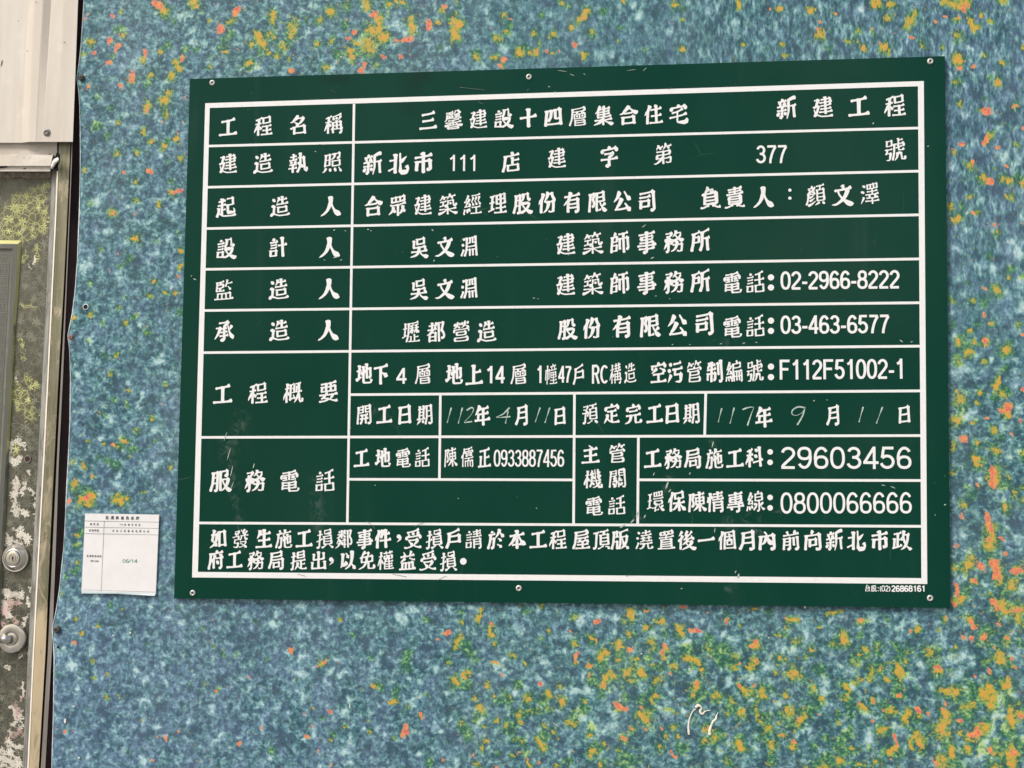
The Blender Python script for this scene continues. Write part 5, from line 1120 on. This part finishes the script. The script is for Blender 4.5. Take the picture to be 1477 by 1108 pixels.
# ---------------------------------------------------------------- laminated notice to the left of the board
NY = -0.0032
NP = [(122.8, 740.8), (229.5, 742.5), (224.5, 855.8), (117.8, 852.5)]
notice = empty('paper_notice', at(172, 853, 0))
tag(notice, 'small white laminated paper notice with a printed table, left of the green board', 'notice')
def nq(s, t):   # 0..1 across, 0..1 down the paper
    a = Vector(NP[0]).lerp(Vector(NP[1]), s); b = Vector(NP[3]).lerp(Vector(NP[2]), s); return tuple(a.lerp(b, t))
lam = [(u + du_, v + dv) for (u, v), (du_, dv) in zip(NP, ((0.2, -.2), (.4, -.2), (.6, 3.0), (-.8, 3.2)))]
o = slab('laminate', [at(u, v, NY + 0.0006) for u, v in lam], 0.0008, M_LAMINATE, notice)
pv = []; pf = []
for i in range(13):
    for j in range(11):
        s_, t_ = j / 10, i / 12
        a_ = Vector(NP[0]).lerp(Vector(NP[1]), s_); b_ = Vector(NP[3]).lerp(Vector(NP[2]), s_); q_ = a_.lerp(b_, t_)
        pv.append(at(q_.x, q_.y, NY + 0.00012 * math.sin(5 * s_ + 3 * t_) + 0.0001))
for i in range(12):
    for j in range(10):
        k_ = i * 11 + j; pf.append((k_, k_ + 11, k_ + 12, k_ + 1))
mesh('paper', pv, pf, M_PAPER, notice, True)
# the clear margin of the sleeve lifts at the lower corners
slab('sleeve_edge', [at(*nq(-.004, 1.0), NY - 0.0004), at(*nq(1.002, 1.0), NY - 0.0004), at(*nq(.985, 1.034), NY - 0.0022), at(*nq(.5, 1.022), NY - 0.0008), at(*nq(.008, 1.032), NY - 0.0018)], 0.0003, M_LAMINATE, notice)
def nrule(p, q, w=0.35):
    a, b = at(*nq(*p), NY - 0.0002), at(*nq(*q), NY - 0.0002)
    vs, fs = ribbon_world([(a.x, a.z), (b.x, b.z)], w * 0.00108, NY - 0.0002)
    mesh('rule', vs, fs, M_THIN, notice)
for t in (0.095, 0.175, 0.258): nrule((0.0, t), (1.0, t))
nrule((0.262, 0.095), (0.262, 1.0)); nrule((0.012, .985), (.99, .985), .2)
TY = NY - 0.0003
def nrow(chars, s0, s1, t, size, wgt=1.25):
    T = Text(TY); n = len(chars)
    for i, ch in enumerate(chars):
        u, v = nq(s0 + (s1 - s0) * i / max(1, n - 1), t)
        T.han(ch, u, v, size, .95, wgt)
    return T
nrow('監測數據告示牌', 0.30, 0.71, 0.048, 5.2, 1.35).put(notice, M_INK)
nrow('建照號', 0.085, 0.175, 0.135, 3.4).put(notice, M_INK)
T = nrow('店建字第號', 0.55, 0.74, 0.135, 3.2); u, v = nq(.47, .135); T.latin('111', u, u + 6, v, 2.2, .5); T.put(notice, M_INK)
nrow('監測單位', 0.075, 0.18, 0.215, 3.4).put(notice, M_INK)
nrow('台北工程股份有限公司', 0.39, 0.86, 0.215, 3.1).put(notice, M_INK)
nrow('監測數據連結', 0.06, 0.235, 0.545, 3.3).put(notice, M_INK)
u0, v0 = nq(.10, .61); Text(TY).latin('QR Code', u0, u0 + 12, v0, 2.2, .45).put(notice, M_INK)
u0, v0 = nq(.53, .60); u1, _ = nq(.735, .60)
Text(TY).latin('06/14', u0, u1, v0, 5.2, .8).put(notice, M_GREENINK)

# ---------------------------------------------------------------- steel door, its frame and the cladding over it
JY, RY, DY = 0.012, 0.022, 0.034
S_R = [(104.8, 205), (101, 300), (96, 420), (91, 540), (85, 660), (81.3, 770), (74.7, 940), (65.2, 1108)]
S_L = [(103.3, 205), (99.8, 300), (94.5, 420), (88, 540), (82.2, 660), (76.8, 770), (69, 940), (58.8, 1108)]
J_R = [(101.6, 205), (97.4, 300), (91.5, 420), (84.5, 540), (78.6, 660), (73, 770), (65.6, 940), (55.8, 1108)]
J_L = [(85.2, 205), (81.5, 300), (75.8, 420), (70, 540), (64, 660), (57.8, 770), (49, 940), (41, 1108)]
H_L = [(x - 1.7, v) for x, v in J_L]
R_L = [(x - 9.0 + (v > 900) * 0.5, v) for x, v in J_L]
VB = 1370
frame = empty('door_frame', at(70, 1108, 0.03))
tag(frame, 'worn steel door frame between the etched door and the printed hoarding', 'door frame')
jamb = profile_strip('jamb', [(J_L, JY + 0.012), (J_L, JY), (J_R, JY), (J_R, JY + 0.012)], 206, VB, M_JAMB, frame)
X = np.array([v.co.x for v in jamb.data.vertices]); Z = np.array([v.co.z for v in jamb.data.vertices])
f = np.clip((at(60, 850).z - Z) / 0.06, 0, 0.9) * np.where(Z < at(60, 1035).z, 0.75, 1) + blob_field(X, Z, [(at(78, 440).x, at(78, 440).z, at(76, 465).x, at(76, 465).z, .012), (at(66, 790).x, at(66, 790).z, at(66, 800).x, at(66, 800).z, .012)]) * 0.5
set_field(jamb, 'wear_and_reflection', [f, f, f, np.ones_like(f)])
profile_strip('edge_highlight', [(H_L, JY + 0.0016), ([(x + .3, v) for x, v in J_L], JY - 0.0006)], 247, VB, M_EDGE_HIGHLIGHT, frame)  # highlight on the jamb's left edge, painted as a pale strip
profile_strip('rebate', [(R_L, DY - 0.002), ([(x + 0.6, v) for x, v in R_L], RY), (H_L, JY + 0.006), ([(x + .2, v) for x, v in H_L], JY + 0.0014)], 243, VB, M_BEVEL, frame)
profile_strip('groove', [(J_R, JY + 0.010), (S_L, JY + 0.010)], 206, VB, M_GROOVE, frame)
profile_strip('outer_strip', [(S_L, JY + 0.011), (S_L, JY + 0.001), (S_R, JY + 0.001), (S_R, JY + 0.011)], 206, VB, M_STRIP, frame)
# head of the frame: flat, sloped bright face, lip
TYH = 0.010
def head(name, pts, y, depth, mat, bevel=0.0):
    return slab(name, [at(u, v, y) for u, v in pts], depth, mat, frame, bevel)
head('head_board', [(-260, 200), (82.6, 203), (82.6, 226), (-260, 224)], TYH + 0.003, 0.02, M_TRIM)
def loft(name, rows, mat, parent, u0f=-260):
    vs = []; fs = []
    for (u0, v0, u1, v1, y) in rows: vs += [at(u0, v0, y), at((u0 + u1) / 2, (v0 + v1) / 2 + .3, y), at(u1, v1, y)]
    for i in range(len(rows) - 1):
        for k in range(2):
            a = i * 3 + k; fs.append((a, a + 3, a + 4, a + 1))
    return mesh(name, vs, fs, mat, parent)
loft('head_trim', [(-260, 222, 77, 223, TYH + 0.003), (-260, 223.3, 76.5, 223.6, TYH - 0.003), (-260, 238.6, 72.8, 239.3, TYH - 0.008), (-260, 239.6, 72.6, 240, TYH - 0.004), (-260, 246.6, 72.4, 247.2, TYH - 0.004), (-260, 248.2, 72.6, 247.9, TYH + 0.012)], M_TRIM, frame)
slab('seam', [at(u, v, TYH + 0.0022) for u, v in ((82.5, 205), (84.6, 205), (84.3, 222), (82.3, 222))], 0.002, M_HOLE, frame)
# torn dark hole and the bent flap of film at the corner
def blob_poly(name, pts, y, depth, mat, parent): return slab(name, [at(u, v, y) for u, v in pts], depth, mat, parent)
blob_poly('torn_opening', [(79.6, 226), (81.5, 220.5), (83.5, 219.8), (85.5, 223), (85.0, 229), (84.6, 233), (81, 239), (77, 242.5), (75.8, 240), (79, 231)], JY - 0.0016, 0.002, M_HOLE, frame)
fl = [(83.2, 226.8), (84.6, 229), (84.8, 232.5), (81.0, 236), (78.5, 240.5), (75.8, 243.6), (73.2, 244), (73.4, 239.5), (75.2, 233), (78.2, 229.2)]
fc = at(79, 236, TYH - 0.016)
fvs = [at(u, v, TYH - 0.009 - 0.004 * math.sin(i * 1.3)) for i, (u, v) in enumerate(fl)] + [fc]
mesh('bent_flap', fvs, [(i, (i + 1) % len(fl), len(fl)) for i in range(len(fl))], M_FILM, frame, True)
blob_poly('scrape', [(-2, 240.4), (9, 239.6), (11, 240.8), (3, 242.2), (-8, 242.5)], TYH - 0.0062, 0.0008, M_HOLE, frame)

# door leaf ---------------------------------------------------------------
door = empty('steel_door', at(-20, 1108, DY))
tag(door, 'grey embossed steel door with etched leaves, two round locks and peeling film', 'door')
D_R = [(x + 1.0, v) for x, v in R_L]
rows = strip_rows(246, VB, 2.2); ncol = 170
dv_ = []; df_ = []
for v in rows:
    a = at(-260, v, DY); b = at(interp(D_R, v), v, DY)
    for j in range(ncol + 1):
        t = (j / ncol); t = 1 - (1 - t) ** 1.6 if False else t
        dv_.append(a.lerp(b, t ** 0.7))
for i in range(len(rows) - 1):
    for j in range(ncol):
        a = i * (ncol + 1) + j; df_.append((a, a + ncol + 1, a + ncol + 2, a + 1))
leaf = mesh('leaf', dv_, df_, M_DOOR, door)
def dw(lst):
    out = []
    for u0, v0, u1, v1, r in lst:
        a, b = at(u0, v0, DY), at(u1, v1, DY); out.append((a.x, a.z, b.x, b.z, r * 0.00108))
    return out
lx = np.array([p[0] for p in dv_]); lz = np.array([p[2] for p in dv_])
LX, LZ = lx, lz
def warpd(seed):
    g = np.random.RandomState(seed); o = np.zeros_like(LX)
    for lam, amp in ((0.03, .9), (0.014, 1.0), (0.008, .9)):
        for _ in range(3):
            t = g.uniform(0, 6.283); o += amp * np.sin((LX * math.cos(t) + LZ * math.sin(t)) * 6.283 / lam / g.uniform(.8, 1.25) + g.uniform(0, 6.283))
    return o * 0.0009
lx = LX + warpd(5); lz = LZ + warpd(6)
foliage_reflect = blob_field(lx, lz, dw([(5, 318, 10, 340, 12), (12, 300, 22, 335, 13), (28, 288, 30, 330, 12), (42, 282, 45, 335, 10), (58, 275, 60, 330, 9), (50, 272, 70, 269, 5), (0, 345, 40, 345, 7), (66, 300, 66, 330, 5),
                             (55, 355, 52, 375, 5), (36, 365, 34, 375, 5), (35, 440, 48, 442, 5), (33, 570, 45, 600, 12), (40, 548, 48, 556, 10), (22, 555, 24, 580, 7), (26, 585, 28, 590, 7), (22, 650, 25, 660, 8),
                             (30, 490, 35, 520, 4), (5, 352, 30, 352, 5), (20, 642, 26, 650, 6), (-60, 330, -10, 345, 16), (-60, 600, -30, 650, 18)]))
crm = blob_field(lx, lz, dw([(24, 700, 20, 720, 7), (34, 770, 40, 782, 6), (20, 728, 36, 742, 6), (10, 772, 16, 790, 6), (36, 700, 30, 712, 4), (10, 856, 30, 860, 8), (38, 890, 34, 900, 4), (4, 872, 14, 890, 6), (30, 1030, 20, 1045, 5), (2, 1092, 26, 1104, 7), (12, 1070, 20, 1076, 5), (25, 636, 28, 640, 5), (16, 640, 14, 665, 5), (22, 668, 30, 660, 5), (32, 642, 36, 650, 3), (9, 658, 18, 668, 4), (24, 690, 26, 696, 3), (40, 678, 42, 683, 3), (20, 740, 27, 736, 6),
                             (22, 765, 34, 760, 4), (26, 772, 28, 778, 3.5), (45, 705, 48, 715, 2.5), (49, 718, 52, 730, 2.6), (50, 742, 51, 752, 2.2), (56, 688, 57, 700, 1.6), (12, 782, 15, 776, 3), (22, 782, 32, 786, 4),
                             (42, 847, 44, 850, 2.6), (2, 850, 18, 858, 6), (0, 866, 10, 870, 5), (40, 862, 42, 876, 3), (4, 880, 8, 885, 4), (30, 946, 26, 948, 2.5), (34, 985, 32, 1005, 2.5), (18, 1020, 22, 1034, 3.5),
                             (33, 1025, 31, 1050, 2.8), (14, 1058, 16, 1060, 4), (14, 1084, 18, 1090, 6), (25, 1095, 30, 1098, 5), (2, 1080, 8, 1086, 4), (0, 1104, 14, 1108, 4), (38, 944, 39, 940, 2), (4, 420, 0, 426, 3), (43, 382, 44, 386, 2.5), (49, 372, 50, 380, 2),
                             (20, 545, 25, 549, 2.5), (4, 415, 2, 418, 2), (36, 1075, 20, 1080, 3), (18, 692, 22, 697, 3), (30, 808, 34, 790, 1.5), (16, 960, 6, 962, 2)]))
pnk = blob_field(lx, lz, dw([(6, 880, 12, 876, 7), (14, 870, 30, 866, 5), (22, 892, 26, 898, 5), (22, 1016, 26, 1034, 5), (20, 1058, 30, 1056, 5), (28, 1012, 33, 1005, 3), (2, 900, 6, 905, 4), (10, 1064, 20, 1064, 4)]))
set_field(leaf, 'film', [foliage_reflect, crm, pnk, np.ones_like(foliage_reflect)])  # channels: painted foliage reflection, cream peeling film, pink patches
# strip of film residue under the head trim
import random as _r
rr = _r.Random(3); top = [(-260 + i * 333 / 40, 248.6) for i in range(41)]
bot = [(u, 257.5 + rr.uniform(-2.2, 1.6)) for u, _ in top[::-1]]
rp = [(u, v) for u, v in top + bot if u < 74]
vs_ = [at(u, v, DY - 0.0012) for u, v in top] + [at(u, v, DY - 0.0012) for u, v in bot[::-1]]
mesh('film_strip', vs_, [(i, i + 41, i + 42, i + 1) for i in range(40)], M_RESIDUE, door)
# raised panel: outer bevel, flat band, inner bevel, key-patterned field
PO_R = [(31, 347), (28, 400), (22.2, 480), (19, 540), (12, 670), (6, 790), (-2, 940), (-10, 1108)]
PB_R = [(25.4, 352), (23.5, 400), (17.5, 480), (15, 540), (8, 670), (1.8, 790), (-6, 940), (-14, 1108)]
PI_R = [(18.5, 358.5), (16, 400), (12.5, 480), (9, 540), (2.2, 670), (-5, 790), (-12.5, 940), (-20, 1108)]
PF_R = [(16.4, 361), (14, 400), (10, 480), (6.2, 540), (-.5, 670), (-8, 790), (-15, 940), (-23, 1108)]
M_PBEV = mat_steel('panel_bevel_steel', (0.17, 0.165, 0.12), (0.27, 0.26, 0.18), (0.35, 0.5), 0.3, 0.05, (0.34, 0.32, 0.2), 0.50, (0.60, 0.58, 0.24))
PY = DY - 0.006
def nested(name, PA, PB, vtA, vtB, ya, yb, mat):
    """L-shaped ring piece: side strip plus top strip between outline A and outline B"""
    vs = []; fs = []
    rws = [0] + strip_rows(0, 1, 0.04)[1:]
    n = len(rws)
    for t in rws:
        va = vtA + (VB - vtA) * t; vb = vtB + (VB - vtB) * t
        vs += [at(interp(PA, va), va, ya), at(interp(PB, vb), vb, yb)]
    for i in range(n - 1): fs.append((2 * i, 2 * i + 1, 2 * i + 3, 2 * i + 2))
    k = len(vs)
    vs += [at(-260, vtA - 3, ya), at(-260, vtB - 3, yb)]
    fs.append((0, k, k + 1, 1))
    o = mesh(name, vs, fs, mat, door)
    X = np.array([p[0] for p in vs]); Z = np.array([p[2] for p in vs])
    f = blob_field(X, Z, dw([(-260, 349, 30, 349, 10), (29, 350, 27, 430, 12), (17, 480, 17, 520, 10), (17, 560, 12, 640, 14)]))  # yellow-green reflected light painted into the bevel colour
    set_field(o, 'wear_and_reflection', [f, f, f, np.ones_like(f)])
    return o
nested('panel_bevel', PO_R, PB_R, 347, 352, DY - 0.0005, PY, M_PBEV)
nested('panel_band', PB_R, PI_R, 352, 358.5, PY, PY, M_BAND)
nested('panel_bevel', PI_R, PF_R, 358.5, 361, PY, PY + 0.004, M_KEYLINE)
nested('panel_field', PF_R, [(-255, 0), (-256, 1)], 361, 362, PY + 0.004, PY + 0.004, M_BAND)
# key-pattern lines embossed on the field
kv = []; kf = []
def kline(pts):
    P = [at(u, v, PY + 0.0034) for u, v in pts]
    vs, fs = ribbon_world([(p.x, p.z) for p in P], 0.0004, PY + 0.0034)
    o = len(kv); kv.extend(vs); kf.extend([tuple(i + o for i in f) for f in fs])
v = 366
while v < 1100:
    r = interp(PF_R, v) - 2.5
    kline([(r - 14, v), (r, v), (r, v + 12), (r - 10, v + 12), (r - 10, v + 4), (r - 4.5, v + 4), (r - 4.5, v + 8.5), (r - 7, v + 8.5)])
    kline([(r - 13, v + 2), (r - 13, v + 14.2), (r + .5, v + 14.2)])
    v += 17
kk = mesh('key_pattern', kv, kf, M_KEYLINE, door); kk['kind'] = 'stuff'
# drilled rusty hole
p = at(39.8, 662.3, DY - 0.001)
lathe('drilled_hole', [(0.0046, 0.0), (0.0046, 0.0003), (0, 0.0002)], p, M_REDHOLE, door, 28)
lathe('hole_rim', [(0.0062, 0.0), (0.0056, 0.0007), (0.0047, 0.0006), (0.0045, 0.0)], p, M_BEVEL, door, 28)

# upper key lock
p = at(23.2, 805, DY - 0.001); R_ = 0.0228
lk = lathe('key_lock', [(R_, 0.0), (R_, 0.003), (R_ * 0.965, 0.0042), (R_ * 0.90, 0.0040), (R_ * 0.85, 0.0050), (R_ * 0.80, 0.0068), (R_ * 0.72, 0.0098), (R_ * 0.66, 0.0112), (R_ * 0.60, 0.0116), (R_ * 0.56, 0.0110)], p, M_NICKEL, door, 64)
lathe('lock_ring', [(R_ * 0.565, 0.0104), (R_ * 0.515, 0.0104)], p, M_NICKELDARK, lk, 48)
lathe('lock_face', [(R_ * 0.52, 0.0106), (R_ * 0.515, 0.0118), (R_ * 0.48, 0.0123), (R_ * 0.26, 0.0123), (R_ * 0.25, 0.0112), (R_ * 0.22, 0.0111), (R_ * 0.215, 0.0125), (0, 0.0126)], p, M_BRASS, lk, 48)
c = p + Vector((0.0004, -0.0129, -0.0002))
bmk = [c + Vector((math.cos(a) * 0.0017, 0, 0.0014 + math.sin(a) * 0.0017)) for a in [math.radians(t) for t in range(-50, 231, 28)]] + [c + Vector((-0.0009, 0, -0.0035)), c + Vector((0.0007, 0, -0.0035))]
slab('keyhole', bmk, 0.0004, M_HOLE, lk)
# lower lock: flat round rose with a square turn piece
p = at(20.2, 920.5, DY - 0.001); R2 = 0.0236
rose = lathe('lock_rose', [(R2, 0.0), (R2, 0.0075), (R2 * 0.965, 0.0092), (R2 * 0.90, 0.0096), (R2 * 0.62, 0.0104), (R2 * 0.52, 0.0098), (R2 * 0.50, 0.0075), (R2 * 0.40, 0.0070), (R2 * 0.38, 0.0085), (R2 * 0.30, 0.0090), (0, 0.0092)], p, M_NICKEL, door, 64)
bm = bmesh.new(); bmesh.ops.create_cube(bm, size=1)
bmesh.ops.transform(bm, matrix=Matrix.Translation(p + Vector((-0.0095, -0.0125, -0.0006))) @ Matrix.Rotation(math.radians(4), 4, 'Y') @ Matrix.Rotation(math.radians(-10), 4, 'Z') @ Matrix.Diagonal((0.022, 0.011, 0.0135, 1)), verts=bm.verts)
bmesh.ops.bevel(bm, geom=list(bm.edges), offset=0.0016, segments=3, affect='EDGES')
from_bm('turn_piece', bm, M_NICKEL, rose, True)

# corrugated cladding sheet ---------------------------------------------------
clad = empty('corrugated_cladding', at(40, 205, 0.0))
tag(clad, 'cream corrugated metal cladding sheet above the steel door', 'cladding')
CR = [(112.6, 0), (105.0, 205)]
def cl(x0, x1): return [(x0, 0), (x1, 205)]
cols = [(cl(-260, -275), 0.006), (cl(-60, -75), 0.006), (cl(-48, -63), -0.004), (cl(-20, -36), -0.004), (cl(-8, -24), 0.006), (cl(35, 21), 0.006), (cl(41.5, 30.5), 0.0055), (cl(49.5, 41.5), -0.002), (cl(61.5, 51), -0.0035), (cl(63.5, 53), -0.003), (cl(74, 61), 0.0018), (cl(75.5, 62.5), 0.001), (cl(92, 82), -0.0025), (CR, -0.002), (CR, 0.002)]
rowsv = strip_rows(V0, 205, 22); vs = []; fs = []
for v in rowsv:
    t = min(1, max(0, (v - 40) / 110.0)); fade = 1 - 0.8 * t
    for k, (poly, y) in enumerate(cols):
        yy = y
        if k in (10, 11): yy = -0.0035 + (y + 0.0035) * fade
        vv = v
        if v == rowsv[-1]: vv = 205.9 if k <= 6 else 204.6
        vs.append(at(interp(poly, vv), vv, yy))
kc = len(cols)
for i in range(len(rowsv) - 1):
    for k in range(kc - 1):
        a = i * kc + k; fs.append((a, a + kc, a + kc + 1, a + 1))
# folded bottom edge
o0 = (len(rowsv) - 1) * kc
b0 = len(vs)
for k in range(kc): vs.append(Vector(vs[o0 + k]) + Vector((0, 0.003, 0.0002)))
for k in range(kc - 1): fs.append((o0 + k, b0 + k, b0 + k + 1, o0 + k + 1))
cs = mesh('cladding_sheet', vs, fs, M_CREAM, clad)
p = at(68.2, 191.6, -0.0018)
sc2 = lathe('cladding_screw', [(0.0066, 0.0), (0.0066, 0.0010), (0.0055, 0.0018), (0.0046, 0.0018), (0.0040, 0.0026), (0.0036, 0.0042), (0.0030, 0.0046), (0.0018, 0.0040), (0.0010, 0.0030), (0, 0.0030)], p, mat_plain('grey_screw', (0.24, 0.225, 0.20), 0.45, 0.4, 0.25, 300), clad, 32)
for (u, v, L, w, a) in ((2.3, 91, 6, .9, 1.35), (52, 3, 1.6, .8, 0), (93, 61.2, 1.6, .9, -.2), (26.5, 30, .9, .7, 0)):
    nv = []; nf = []; fleck(u, v, a, L, w, 0.0052 if u < 40 else -0.0042)
    mesh('chip_mark', nv, nf, M_DARKMETAL, clad)
